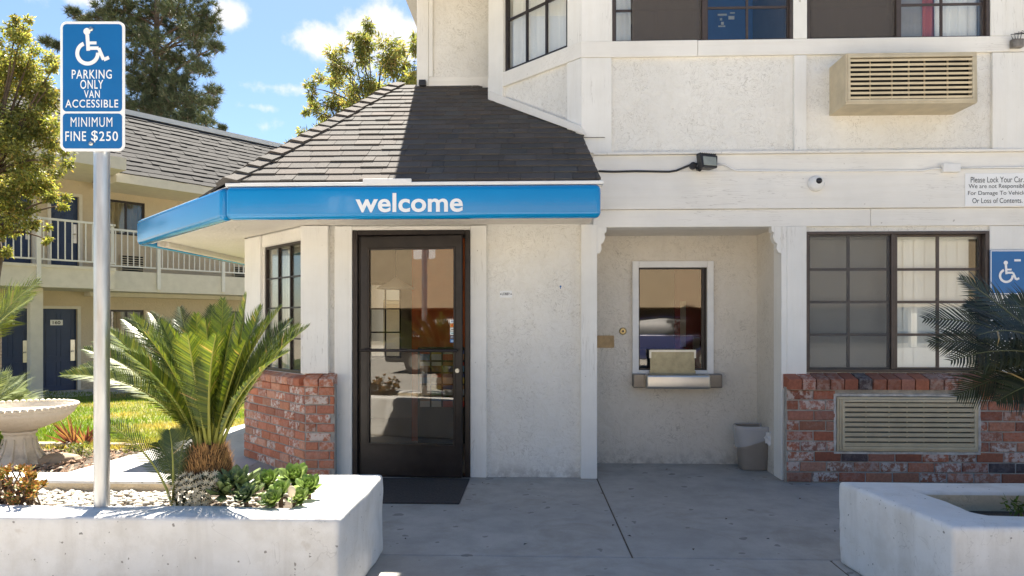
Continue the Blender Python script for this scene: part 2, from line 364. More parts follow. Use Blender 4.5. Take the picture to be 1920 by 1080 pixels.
def build(mb, name, mats, parent=None, bevel=0, seg=2, smooth=False, origin=None, disp=None):
    me = bpy.data.meshes.new(name)
    if parent is not None: off = wloc(parent); loc = Vector((0, 0, 0))
    else:
        if origin is None:
            a = np.array(mb.v); origin = Vector((a[:, 0].mean(), a[:, 1].mean(), a[:, 2].min()))
        off = Vector(origin); loc = off
    V = np.array(mb.v, dtype=float) - np.array(off)
    me.from_pydata(V.tolist(), [], mb.f)
    mats = mats if isinstance(mats, (list, tuple)) else [mats]
    for m in mats: me.materials.append(m)
    me.polygons.foreach_set('material_index', mb.m)
    if any(c is not None for c in mb.c):
        at = me.color_attributes.new('Col', 'FLOAT_COLOR', 'CORNER')
        arr = []
        for f, c in zip(mb.f, mb.c):
            c = c or (.5, .5, .5); arr += [c[0], c[1], c[2], c[3] if len(c) > 3 else 1]*len(f)
        at.data.foreach_set('color', arr)
    if bevel or disp:
        bm = bmesh.new(); bm.from_mesh(me)
        if bevel:
            bmesh.ops.remove_doubles(bm, verts=bm.verts, dist=1e-5)
            es = [e for e in bm.edges if len(e.link_faces) == 2 and e.calc_face_angle(0) > R(25)]
            bmesh.ops.bevel(bm, geom=es, offset=bevel, segments=seg, profile=.5, affect='EDGES', clamp_overlap=True)
        if disp:
            cuts, amp, sc = disp
            bmesh.ops.subdivide_edges(bm, edges=[e for e in bm.edges if e.calc_length() > .12], cuts=cuts, use_grid_fill=True)
            bm.normal_update()
            for v in bm.verts:
                p = v.co + off; v.co += v.normal*amp*mnoise.fractal(p*sc, 1.0, 2.0, 3)
        bm.to_mesh(me); bm.free()
    if smooth: me.polygons.foreach_set('use_smooth', [True]*len(me.polygons))
    me.update()
    o = bpy.data.objects.new(name, me); o.location = loc; COL.objects.link(o)
    if parent is not None: o.parent = parent
    return o
def tag(o, label=None, cat=None, group=None, kind=None):
    if label: o['label'] = label
    if cat: o['category'] = cat
    if group: o['group'] = group
    if kind: o['kind'] = kind
    return o
def thing(name, label, cat, loc, group=None):
    o = bpy.data.objects.new(name, None); COL.objects.link(o); o.location = loc; o.empty_display_size = .1
    return tag(o, label, cat, group)
def smooth_by_angle(o, ang=40):
    me = o.data; me.polygons.foreach_set('use_smooth', [True]*len(me.polygons))
    bm = bmesh.new(); bm.from_mesh(me)
    for e in bm.edges: e.smooth = not (len(e.link_faces) == 2 and e.calc_face_angle(0) > R(ang))
    bm.to_mesh(me); bm.free()
def wall_mb(mb, fr, s0, s1, z0, z1, holes, o0, o1, mi=0):
    ss = sorted({s0, s1, *[h[i] for h in holes for i in (0, 1) if s0 < h[i] < s1]})
    zs = sorted({z0, z1, *[h[i] for h in holes for i in (2, 3) if z0 < h[i] < z1]})
    def solid(i, j):
        if i < 0 or j < 0 or i >= len(ss)-1 or j >= len(zs)-1: return False
        a = (ss[i]+ss[i+1])/2; b = (zs[j]+zs[j+1])/2
        return not any(h[0] < a < h[1] and h[2] < b < h[3] for h in holes)
    for i in range(len(ss)-1):
        for j in range(len(zs)-1):
            if not solid(i, j): continue
            a, b, c, d = ss[i], ss[i+1], zs[j], zs[j+1]
            P = fr.pt
            mb.add([P(a, c, o1), P(b, c, o1), P(b, d, o1), P(a, d, o1)], [(0, 1, 2, 3)], mi)
            mb.add([P(a, c, o0), P(b, c, o0), P(b, d, o0), P(a, d, o0)], [(3, 2, 1, 0)], mi)
            for (ii, jj, q) in ((i-1, j, (a, c, a, d)), (i+1, j, (b, d, b, c)), (i, j-1, (b, c, a, c)), (i, j+1, (a, d, b, d))):
                if not solid(ii, jj):
                    mb.add([P(q[0], q[1], o1), P(q[2], q[3], o1), P(q[2], q[3], o0), P(q[0], q[1], o0)], [(0, 1, 2, 3)], mi)
def text_geo(body, offset=0.0, spacing=1.0):
    cu = bpy.data.curves.new('lettering', 'FONT'); cu.body = body; cu.size = 1; cu.offset = offset; cu.extrude = 0.0
    cu.space_character = spacing; cu.resolution_u = 5
    ob = bpy.data.objects.new('lettering', cu); COL.objects.link(ob)
    dg = bpy.context.evaluated_depsgraph_get(); dg.update()
    me = bpy.data.meshes.new_from_object(ob.evaluated_get(dg))
    V = np.array([tuple(v.co) for v in me.vertices]); F = [tuple(p.vertices) for p in me.polygons]
    bpy.data.objects.remove(ob); bpy.data.curves.remove(cu); bpy.data.meshes.remove(me)
    return V, F
def text_on(mb, fr, body, s0, s1, z0, z1, o, mi=0, offset=0.0, spacing=1.0, col=None, ref=None):
    V, F = text_geo(body, offset, spacing)
    mn, mx = V.min(0), V.max(0)
    ylo, yhi = (mn[1], mx[1]) if ref is None else ref
    vs = [fr.pt(s0+(p[0]-mn[0])/(mx[0]-mn[0])*(s1-s0), z0+(p[1]-ylo)/(yhi-ylo)*(z1-z0), o) for p in V]
    mb.add(vs, F, mi, col)
def stroke(mb, fr, pts, w, o, mi=0, col=None):
    for i in range(len(pts)-1):
        a = Vector(pts[i]); b = Vector(pts[i+1]); t = (b-a).normalized(); n = Vector((-t.y, t.x))*w/2
        q = [a-n, b-n, b+n, a+n]; oo = o+.00025*(i % 2)
        mb.add([fr.pt(p.x, p.y, oo) for p in q], [(0, 1, 2, 3)], mi, col)
def disc(mb, fr, c, r, o, mi=0, n=20, col=None):
    mb.add([fr.pt(c[0]+r*math.cos(2*math.pi*k/n), c[1]+r*math.sin(2*math.pi*k/n), o) for k in range(n)], [tuple(range(n))], mi, col)

FR = Frame((0, 5.74), (1, 0), (0, -1))
OUTX = 5.2
def X(u, v=605, o=0): return FR.hit(u, v, o)[0]
def Z(v, u=1300, o=0): return FR.hit(u, v, o)[1]
F_UP = Frame((X(1090), 5.74), (-1, 1), (-1, -1))          # angled upper bay wall
W3 = Frame((0, 6.95), (1, 0), (0, -1))                    # set-back upper wall
RC = Frame((0, 6.37), (1, 0), (0, -1))                    # recess back wall
BR = Frame((0, 5.64), (1, 0), (0, -1))                    # brick face
xB1 = BR.hit(570, 700)[0]
FBB = Frame((xB1, 5.64), (-1, 1), (-1, -1))               # angled brick face
xW1 = X(568)
FB = Frame((xW1, 5.74), (-1, 1), (-1, -1))                # angled lower bay wall
EY, EZ, SL = 5.0, 2.352, .70                              # canopy eave, slope
xF1 = atY(418, 400, 4.95).x
FA = Frame((xF1, 4.95), (-1, 1), (-1, -1))                # angled canopy fascia
fa_len = 1.62*math.sqrt(2)
bay_len = .87*math.sqrt(2)

# ------------------------------------------------------------------ ground, pavement
def setting():
    m = MB(); m.box(-400, 400, -300, 500, -.9, -.55); tag(build(m, 'ground', simple('bare_ground', (.20, .17, .12), 1, 0, .2, .5)), kind='structure')
    m = MB(); m.box(-40, 40, -24.8, 1.6, -.5, -.012); tag(build(m, 'parking_lot', M['lot']), kind='structure')
    m = MB()
    j0 = atZ(1122, 903, 0); j1 = atZ(1185, 1042, 0); yj = atZ(900, 1042, 0).y
    g = .0045
    def slab(x0a, x0b, x1a, x1b, y0, y1):  # a: at y0, b: at y1
        m.hexa([(x0a, y0, -.12), (x1a, y0, -.12), (x1b, y1, -.12), (x0b, y1, -.12), (x0a, y0, 0), (x1a, y0, 0), (x1b, y1, 0), (x0b, y1, 0)])
    k = (j1.x-j0.x)/(j1.y-j0.y); jx = lambda y: j0.x + k*(y-j0.y)
    slab(-2.6, -2.6, jx(yj)-g, jx(6.5)-g, yj+g, 6.5); slab(jx(yj)+g, jx(6.5)+g, 6, 6, yj+g, 6.5)
    slab(-1.0, -1.0, 1.62-g, 1.62-g, 1.7, yj-g); slab(1.62+g, 1.62+g, 6, 6, 1.7, yj-g)
    slab(-9, -9, -1.0-g, -1.0-g, 1.7, yj-g)
    tag(build(m, 'pavement', M['pave'], bevel=.006, seg=1), kind='structure')
    m = MB(); m.box(-9, 6, 1.6, 6.5, -.3, -.121); m.box(-1.0, 5.9, 1.75, 6.4, -.1205, -.006); tag(build(m, 'pavement_base', simple('joint_dirt', (.10, .075, .05), 1, 0, .4, 20)), kind='structure')
    m = MB()
    m.prism([(-4.25, 3.9), (-2.61, 3.9), (-2.61, 14), (-3.2, 14), (-3.77, 8.7), (-4.12, 5.64)], -.2, -.003)
    tag(build(m, 'garden_path', M['walk'], bevel=.004, seg=1), kind='structure')
def lawn_z(x, y):
    d = (Vector((x, y, 0))).dot(FV); t = min(1, max(0, (d-7.6)/7.4)); return -.05-.31*t
def path_x(y): return -4.12+(y-5.64)*(.35/2.98) if y < 8.7 else -3.77+(y-8.7)*.1
def lawn():
    m = MB(); ny, nx = 26, 20; vs = []
    for j in range(ny+1):
        y = 7.1+j*.56
        for i in range(nx+1):
            x1 = path_x(y)-.01; x = x1-(nx-i)/nx*16
            vs.append((x, y, lawn_z(x, y)))
    m.add(vs, [(j*(nx+1)+i, j*(nx+1)+i+1, (j+1)*(nx+1)+i+1, (j+1)*(nx+1)+i) for j in range(ny) for i in range(nx)])
    tag(build(m, 'lawn', M['turf']), kind='structure')
    m = MB()
    for _ in range(26000):
        d = 7.3+9*random.random()**1.25; u = random.uniform(-30, 470)
        p = FV*d + RV*((u-960)/FPX*d)
        if p.x > path_x(p.y)-.02 or p.y < 7.15: continue
        z = lawn_z(p.x, p.y); h = random.uniform(.03, .075); a = random.uniform(0, 6.28); w = .007
        dry = mnoise.noise(Vector((p.x*.55, p.y*.55, 3)))+mnoise.noise(Vector((p.x*2, p.y*2, 9)))*.35
        near = 1 if d < 9.6 else 0
        g = (.16, .24, .025); y_ = (.46, .37, .14)
        t = min(1, max(0, (dry+.02+.30*near)*2.2)); b = random.uniform(.75, 1.2)
        c = tuple((g[i]*(1-t)+y_[i]*t)*b for i in range(3))
        dx, dy = math.cos(a)*w, math.sin(a)*w; lx, ly = random.gauss(0, .025), random.gauss(0, .025)
        m.add([(p.x-dx, p.y-dy, z), (p.x+dx, p.y+dy, z), (p.x+lx, p.y+ly, z+h)], [(0, 1, 2)], 0, c)
    tag(build(m, 'grass', M['grass']), 'short green lawn grass with dry yellow patches beside the path', 'grass', kind='stuff')
    m = MB(); m.box(-14, -4.27, 3.88, 7.2, -.4, -.07); tag(build(m, 'mulch_bed', M['soil'], disp=(6, .03, 2)), kind='structure')
    m = MB()
    for _ in range(2600):
        y = random.uniform(5.0, 7.2); x = path_x(y)-.02-random.random()**1.4*3.2
        z = -.055+random.uniform(0, .02); a = random.uniform(0, 3.14); l = random.uniform(.012, .04); w = random.uniform(.006, .016)
        b = random.uniform(.6, 1.4); c = (.36*b, .23*b, .15*b) if random.random() < .75 else (.45*b, .38*b, .30*b)
        ca, sa = math.cos(a), math.sin(a); tz = random.uniform(-.01, .015)
        m.add([(x+ca*l, y+sa*l, z+tz), (x-sa*w, y+ca*w, z), (x-ca*l, y-sa*l, z-tz), (x+sa*w, y-ca*w, z), (x, y, z+.012)], [(0, 1, 4), (1, 2, 4), (2, 3, 4), (3, 0, 4)], 0, c)
    tag(build(m, 'bark_chips', M['chip']), 'loose brown bark chips covering the bed around the stone bowl', 'mulch', kind='stuff')
setting(); lawn()

# ------------------------------------------------------------------ motel office
OF = thing('motel_office', 'white stucco motel office with shingled canopy roof, brick base and dark framed windows', 'building', (0, 5.74, 0))

Z_UP0, Z_TOP = 2.55, 4.70
h_win_r = None
def rect(fr, u0, v0, u1, v1, o=0):
    a = fr.hit(u0, v0, o); b = fr.hit(u1, v1, o)
    return (min(a[0], b[0]), max(a[0], b[0]), min(a[1], b[1]), max(a[1], b[1]))
DOOR = rect(FR, 661, 432, 881, 897); DOOR = (DOOR[0], DOOR[1], -.02, DOOR[3])
REC = (X(1118), X(1466), -.02, Z(425))
WLOW = rect(FR, 1513, 434, 1857, 699)
WU1 = rect(FR, 1149, -115, 1487, 76); WU2 = rect(FR, 1515, -115, 1857, 69)
WU2 = (WU2[0], WU2[1], WU1[2], WU1[3])
WSV = rect(RC, 1197, 502, 1325, 694)
WBAY = rect(FB, 492, 455, 563, 698); WBAY = (WBAY[0], WBAY[1], FB.hit(530, 698)[1], FB.hit(530, 456)[1])
WANG = rect(F_UP, 943, -120, 1062, 140); WANG = (WANG[0], WANG[1], F_UP.hit(1062, 88)[1], F_UP.hit(1062, -330)[1])
s_ang_end = F_UP.hit(915, 170)[0]
xC = W3.hit(785, 150)[0]
P_ANG_END = F_UP.pt(s_ang_end, 0)

def office_shell():
    m = MB()
    wall_mb(m, FR, xW1, OUTX, 0, 2.75, [DOOR, REC, WLOW], -.17, -.03)
    build(m, 'stucco_wall', M['stucco'], OF)
    m = MB(); wall_mb(m, FR, X(1090), OUTX, 2.751, Z_TOP, [WU1, WU2], -.17, -.032); build(m, 'stucco_wall', M['stucco'], OF)
    m = MB(); wall_mb(m, F_UP, 0.0, s_ang_end, 2.6, Z_TOP, [WANG], -.17, -.03); build(m, 'stucco_wall', M['stucco'], OF)
    m = MB(); wall_mb(m, W3, xC, P_ANG_END.x+.1, 2.7, Z_TOP, [], -.17, -.03); build(m, 'stucco_wall', M['stucco'], OF)
    m = MB(); m.box(xC, xC+.14, 6.98+.14, 12, 2.7, Z_TOP); m.box(xC, OUTX, 12, 12.14, 0, Z_TOP); build(m, 'stucco_wall', M['stucco'], OF)
    # lower bay
    m = MB(); wall_mb(m, FB, 0, bay_len, 0, 2.6, [WBAY], -.16, -.02); build(m, 'stucco_wall', M['stucco'], OF)
    e = FB.pt(bay_len, 0)
    sidew = Frame((e.x, e.y), (0, 1), (-1, 0))
    m = MB(); m.box(e.x+.001, e.x+.15, e.y+.11, 12, 0, 2.6); build(m, 'stucco_wall', M['stucco'], OF)
    # recess
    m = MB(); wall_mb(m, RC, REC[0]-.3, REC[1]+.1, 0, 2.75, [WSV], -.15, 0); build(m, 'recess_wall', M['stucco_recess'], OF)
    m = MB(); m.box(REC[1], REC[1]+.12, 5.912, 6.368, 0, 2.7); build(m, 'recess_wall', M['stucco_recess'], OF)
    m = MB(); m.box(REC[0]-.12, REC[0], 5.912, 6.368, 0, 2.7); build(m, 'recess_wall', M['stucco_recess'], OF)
    m = MB(); m.box(REC[0]+.001, REC[1]-.001, 5.78, 6.367, REC[3]+.004, REC[3]+.12); build(m, 'recess_ceiling', M['soffit'], OF)
    # floors, ceilings, inside
    m = MB(); m.box(e.x+.16, OUTX, 5.92, 11.99, -.1, -.004); build(m, 'lobby_floor', M['tile'], OF)
    m = MB(); m.box(e.x+.16, OUTX, 5.92, 11.99, 2.5, 2.62); build(m, 'lobby_ceiling', M['inner_wall'], OF)
    bw = Frame((0, 9.3), (1, 0), (0, -1)); hole = rect(bw, 690, 530, 752, 672)
    m = MB(); wall_mb(m, bw, e.x+.16, OUTX, 0, 2.5, [hole], -.1, 0); build(m, 'lobby_wall', M['inner_wall'], OF)
    w = MB(); window_bars(w, bw, hole, 2, 3, .02, -.08, -.04); fo = build(w, 'window', M['bronze'], OF)
    g = MB(); g.fbox(bw, hole[0], hole[1], hole[2], hole[3], -.066, -.062); build(g, 'pane', M['glass'], fo)
    ow = Frame((0, 7.5), (1, 0), (0, -1)); m = MB(); a = ow.hit(772, 480); b = ow.hit(905, 480); m.fbox(ow, a[0], b[0], 0, 2.49, -.1, 0); build(m, 'accent_wall', M['orange'], OF)
    rw = Frame((0, 6.95), (1, 0), (0, -1)); m = MB(); m.px(rw, 1266, 440, 1345, 800, .0, .05); build(m, 'accent_wall', M['red'], OF)
    m = MB(); m.px(rw, 1276, 565, 1286, 650, .051, .07); m.px(rw, 1300, 632, 1312, 655, .051, .08); build(m, 'shelf_fitting', M['inner_wall'], OF)
    m = MB(); m.box(WLOW[0]-.2, WLOW[0]-.1, 5.92, 9.29, 0, 2.49); build(m, 'lobby_wall', M['inner_wall'], OF)
    m = MB(); m.box(X(1130), X(1340), 7.4, 7.9, 0, 1.02); build(m, 'counter', simple('counter_blue', (.05, .07, .16), .5), OF, bevel=.01)
    m = MB(); m.prism([(xC+.15, 11.99), (xC+.15, 7.13), (P_ANG_END.x+.15, 7.13), (X(1090)+.1, 5.95), (OUTX, 5.95), (OUTX, 11.99)], 2.70, 2.74); build(m, 'upper_floor', M['inner_dark'], OF)
    m = MB(); m.box(X(1147)-.02, OUTX, 7.8, 7.86, 2.76, Z_TOP); build(m, 'room_wall', M['inner_dark'], OF)
    m = MB(); m.box(X(1487)+.02, X(1515)-.02, 5.93, 7.79, 2.76, Z_TOP); build(m, 'room_wall', M['inner_dark'], OF)
    m = MB(); m.box(OUTX+.001, OUTX+.15, 5.6, 12.1, 0, Z_TOP); build(m, 'end_wall', M['stucco'], OF)
    # roof over the upper storey: eaves slab squared forward, unseen mansard added, for their shade
    ev = [(xC-.17, 12.2), (xC-.17, 5.42), (OUTX, 5.42), (OUTX, 12.2)]
    m = MB(); m.prism(ev, Z_TOP+.002, Z_TOP+.14); build(m, 'eave', M['soffit'], OF)
    tp = [(xC+.05, 11.9), (xC+.05, 5.72), (OUTX, 5.72), (OUTX, 11.9)]
    m = MB(); n = len(ev); m.add([(p[0], p[1], Z_TOP+.142) for p in ev]+[(p[0], p[1], 6.7) for p in tp],
                                [tuple(range(n))[::-1], tuple(range(n, 2*n))]+[(i, (i+1) % n, n+(i+1) % n, n+i) for i in range(n)], 0, (.10, .095, .09))
    build(m, 'mansard_roof', M['shingle'], OF)  # out of view, height chosen to shade the right planter
def window_bars(m, fr, r, cols, rows, w, o0, o1, fw=None, mi=0):
    fw = fw or w*1.6; s0, s1, z0, z1 = r
    m.fbox(fr, s0, s1, z0, z0+fw, o0, o1, mi); m.fbox(fr, s0, s1, z1-fw, z1, o0, o1, mi)
    m.fbox(fr, s0, s0+fw, z0+fw, z1-fw, o0, o1, mi); m.fbox(fr, s1-fw, s1, z0+fw, z1-fw, o0, o1, mi)
    e = (o1-o0)*.2
    a0, a1, b0, b1 = s0+fw, s1-fw, z0+fw, z1-fw
    for i in range(1, cols):
        c = a0+(a1-a0)*i/cols; m.fbox(fr, c-w/2, c+w/2, b0, b1, o0+e, o1-e, mi)
    for j in range(1, rows):
        c = b0+(b1-b0)*j/rows; m.fbox(fr, a0, a1, c-w/2, c+w/2, o0+e*1.3, o1-e*1.3, mi)
office_shell()

def boards():
    def B(fr, u0, v0, u1, v1, ax, o1=0.0, o0=-.045, name='trim_board', end=None):
        a = fr.hit(u0, v0, o1); b = fr.hit(u1, v1, o1)
        m = MB(); m.fbox(fr, a[0], b[0] if end is None else end, a[1], b[1], o0, o1)
        return build(m, name, M['wood_'+ax], OF, bevel=.004, seg=2)
    def BX(fr, s0, s1, z0, z1, ax, o1=0.0, o0=-.045):
        m = MB(); m.fbox(fr, s0, s1, z0, z1, o0, o1); return build(m, 'trim_board', M['wood_'+ax], OF, bevel=.004, seg=2)
    zb = lambda v: Z(v, 1145)
    # upper storey
    BX(FR, X(1090)+.001, X(1308), zb(107), zb(77), 'h'); BX(FR, X(1308)+.003, OUTX, zb(107)+.002, zb(77)-.002, 'h', -.002)
    for (u0, u1) in ((1091, 1148), (1488, 1514), (1858, 1990)):
        BX(FR, X(u0), X(u1), zb(77)+.001, Z_TOP, 'v', -.006)
    for (u0, u1) in ((1091, 1147), (1490, 1513), (1862, 1990)):
        BX(FR, X(u0), X(u1), zb(286), zb(107)-.002, 'v', -.006)
    xl = X(1112)
    BX(FR, xl, OUTX, zb(291), zb(286)-.001, 'h', .022)
    BX(FR, xl, OUTX, zb(322), zb(291)-.001, 'h', -.004)
    BX(FR, xl, OUTX, zb(393), zb(322)-.002, 'h', .012)
    BX(FR, xl, X(1633), zb(426), zb(393)-.002, 'h', -.006); BX(FR, X(1633)+.003, OUTX, zb(426), zb(393)-.002, 'h', -.008)
    # lower storey
    zs = 2.128
    BX(FR, X(1089), REC[0]+.006, .0, zs, 'v', .012, -.175)
    BX(FR, X(882), X(912), .0, zs-.002, 'v'); BX(FR, X(627), X(660), .0, zs-.002, 'v')
    BX(FR, X(660)+.001, X(882)-.001, Z(431, 770), zs-.004, 'h', -.004)
    BX(FR, X(912)+.001, X(1089)-.001, Z(418, 1000), zs-.004, 'h', -.018)
    BX(FR, X(568)-.01, X(617), Z(700, 590), zs-.002, 'v', .03)
    BX(FR, REC[1]-.007, X(1475)-.001, .0, REC[3], 'v', .008, -.175); BX(FR, X(1475), X(1512), Z(703), REC[3]-.002, 'v', .006)
    BX(FR, X(1858), X(1990), Z(703), zb(426)-.002, 'v', -.014)
    # brackets in the recess corners
    for (s, sg) in ((REC[0], 1), (REC[1], -1)):
        z = REC[3]
        p = [(0, 0), (.085, 0), (.085, -.04), (.066, -.052), (.075, -.085), (.06, -.125), (.038, -.145), (.045, -.185), (.03, -.215), (0, -.225)]
        pts = [(s+sg*a, z+b-.001) for a, b in p]
        if sg > 0: pts = pts[::-1]
        m = MB(); m.fpoly(FR, pts, -.07, .004); build(m, 'bracket', M['wood_v'], OF)
    # angled upper wall
    za = FR.hit(1090, 77)[1]; zbm = FR.hit(1090, 107)[1]
    sl, sr = WANG[1], WANG[0]
    BX(F_UP, .001, s_ang_end, zbm, za, 'h'); BX(F_UP, .001, sr-.003, za+.001, Z_TOP, 'v', -.006)
    BX(F_UP, .001, F_UP.hit(1062, 160)[0], 2.78, zbm-.002, 'v', -.006); BX(F_UP, sl+.003, s_ang_end, 2.9, za-.001, 'v', .003); BX(F_UP, sl+.003, s_ang_end, za+.001, Z_TOP, 'v', -.004)
    # flashing board along the canopy roof
    a = F_UP.hit(915, 178, .02); b = F_UP.hit(1089, 243, .02)
    m = MB(); h = .085
    m.fpoly(F_UP, [(b[0]-.03, b[1]-h*.55), (b[0]+.02, b[1]+h*.5), (a[0], a[1]+h*.5), (a[0], a[1]-h*.5)][::-1], -.02, .02)
    build(m, 'flashing_board', M['wood_h'], OF, bevel=.003, seg=1)
    # set-back wall
    zl = W3.hit(850, 165)[1]
    BX(W3, xC-.02, xC+.10, zl-.2, Z_TOP, 'v', .0); BX(W3, xC+.101, xC+.145, zl+.12, Z_TOP, 'v', -.006)
    BX(W3, xC+.101, P_ANG_END.x+.05, zl+.075, zl+.118, 'h', -.008); BX(W3, xC+.101, P_ANG_END.x+.05, zl-.1, zl+.073, 'h', .002)
    m = MB(); m.px(W3, 785, 149, 798, 160, .001, .05); build(m, 'vent_cap', M['black'], OF, bevel=.006)
    # left bay corner post
    BX(FB, FB.hit(490, 600)[0]+.004, bay_len, FBB.hit(480, 703)[1]-.02, zs-.002, 'v', .01)
    BX(FB, WBAY[0]-.08, WBAY[1]+.0, WBAY[3]+.002, zs-.004, 'h', .004)
boards()

# ---- bricks
RED = [(.56, .27, .17), (.54, .19, .10), (.58, .21, .11), (.50, .17, .09), (.59, .25, .14), (.52, .20, .115), (.47, .18, .11)]  # left bay palette, brightened to carry the bounce light
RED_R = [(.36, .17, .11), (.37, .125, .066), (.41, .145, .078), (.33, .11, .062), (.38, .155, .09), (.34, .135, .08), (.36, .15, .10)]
def brick_face(m, fr, s0, s1, z0, z1, pal, L=.205, Hh=.0795, hole=None, dark=.06):
    j = 0; n = max(1, round((z1-z0)/Hh)); hh = (z1-z0)/n
    for j in range(n):
        za = z0+j*hh; off = (j % 2)*L/2 + random.uniform(-.012, .012); x = s0-off
        while x < s1:
            a = max(x, s0)+.005; b = min(x+L, s1)-.005; x += L
            if b-a < .03: continue
            segs = [(a, b)]
            if hole and not (za+hh < hole[2]+.01 or za > hole[3]-.01):
                segs = [(p, min(q, hole[0]-.006)) for p, q in segs if p < hole[0]-.03]+[(max(p, hole[1]+.006), q) for p, q in [(a, b)] if q > hole[1]+.03]
            for (p, q) in segs:
                if q-p < .02: continue
                c = random.choice(pal) if random.random() > dark else (.075, .05, .05)
                k = random.uniform(.8, 1.25); c = tuple(x_*k for x_ in c)+((random.choice((0, 0, .12, .15, .5, .9, 1)) if c[0] > .1 else .1),)
                brick(m, fr, p, q, za+.0055, za+hh-.0055, random.uniform(-.004, .003), c)
def brick(m, fr, a, b, c, d, o, col, ch=.006, back=-.03):
    jt = lambda: random.uniform(-.0022, .0022)
    P = [fr.pt(a+jt(), c+jt(), back), fr.pt(b+jt(), c+jt(), back), fr.pt(b+jt(), d+jt(), back), fr.pt(a+jt(), d+jt(), back)]
    Q = [fr.pt(a+jt(), c+jt(), o-ch), fr.pt(b+jt(), c+jt(), o-ch), fr.pt(b+jt(), d+jt(), o-ch), fr.pt(a+jt(), d+jt(), o-ch)]
    T = [fr.pt(a+ch, c+ch, o), fr.pt(b-ch, c+ch, o), fr.pt(b-ch, d-ch, o), fr.pt(a+ch, d-ch, o)]
    m.add(P+Q+T, [(8, 9, 10, 11)]+[(i, (i+1) % 4, 4+(i+1) % 4, 4+i) for i in range(4)]+[(4+i, 4+(i+1) % 4, 8+(i+1) % 4, 8+i) for i in range(4)], 0, col)
def rowlock(m, fr, s0, s1, z0, z1, pal, w=.112, dark=.12):
    n = max(1, round((s1-s0)/w)); w = (s1-s0)/n
    for i in range(n):
        a, b = s0+i*w+.005, s0+(i+1)*w-.005; t = random.uniform(-.004, .004)
        c = random.choice(pal) if random.random() > dark else (.09, .06, .06)
        k = random.uniform(.75, 1.2); c = tuple(x*k for x in c)+(random.choice((0, 0, .1, .3, .6)),)
        zf = z1-.045
        vs = [fr.pt(s, z, o) for s in (a, b) for (z, o) in ((z0, -.12), (z0, .028+t), (zf-.006, .034+t), (zf+.004, .028+t), (z1, -.12))]
        m.add(vs, [(0, 1, 2, 3, 4), (9, 8, 7, 6, 5)]+[(i, 5+i, 5+(i+1) % 5, (i+1) % 5) for i in range(5)], 0, c)
AC2 = rect(BR, 1568, 743, 1834, 848)
def bricks():
    zt = BR.hit(1550, 731)[1]; zc = BR.hit(1550, 702, -.1)[1]
    x0 = BR.hit(1475, 800)[0]
    m = MB(); wall_mb(m, BR, x0, OUTX, 0, zt+.02, [AC2], -.068, -.011); mo = build(m, 'brick_base', M['mortar'], OF)
    m = MB(); window_bars(m, BR, (AC2[0]-.02, AC2[1]+.02, AC2[2]-.02, AC2[3]+.02), 1, 1, .01, -.0105, .003, .019); build(m, 'mortar_surround', simple('pale_mortar', (.52, .49, .45), .95, 0, .3, 18, .6, 50), mo, disp=(10, .006, 20))
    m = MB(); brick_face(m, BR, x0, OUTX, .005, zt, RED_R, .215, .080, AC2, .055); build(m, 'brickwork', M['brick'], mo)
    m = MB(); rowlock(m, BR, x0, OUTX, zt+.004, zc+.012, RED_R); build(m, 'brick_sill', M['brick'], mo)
    # left bay
    zt = BR.hit(600, 725)[1]; zc = BR.hit(600, 702, -.1)[1]; xr = BR.hit(627, 800)[0]; L2 = bay_len+.05
    m = MB(); m.fbox(BR, xB1+.006, xr, 0, zt+.02, -.068, -.012); m.fbox(FBB, .0, L2, 0, zt+.019, -.1, -.012); mo = build(m, 'brick_base', M['mortar'], OF)
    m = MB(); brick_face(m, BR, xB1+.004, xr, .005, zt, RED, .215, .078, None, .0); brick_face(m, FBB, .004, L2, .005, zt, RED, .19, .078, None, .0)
    build(m, 'brickwork', M['brick_lit'], mo)
    m = MB(); rowlock(m, BR, xB1+.004, xr, zt+.004, zc+.012, RED, .11, .05); rowlock(m, FBB, .02, L2, zt+.004, zc+.011, RED, .12, .1); build(m, 'brick_sill', M['brick_lit'], mo)
bricks()

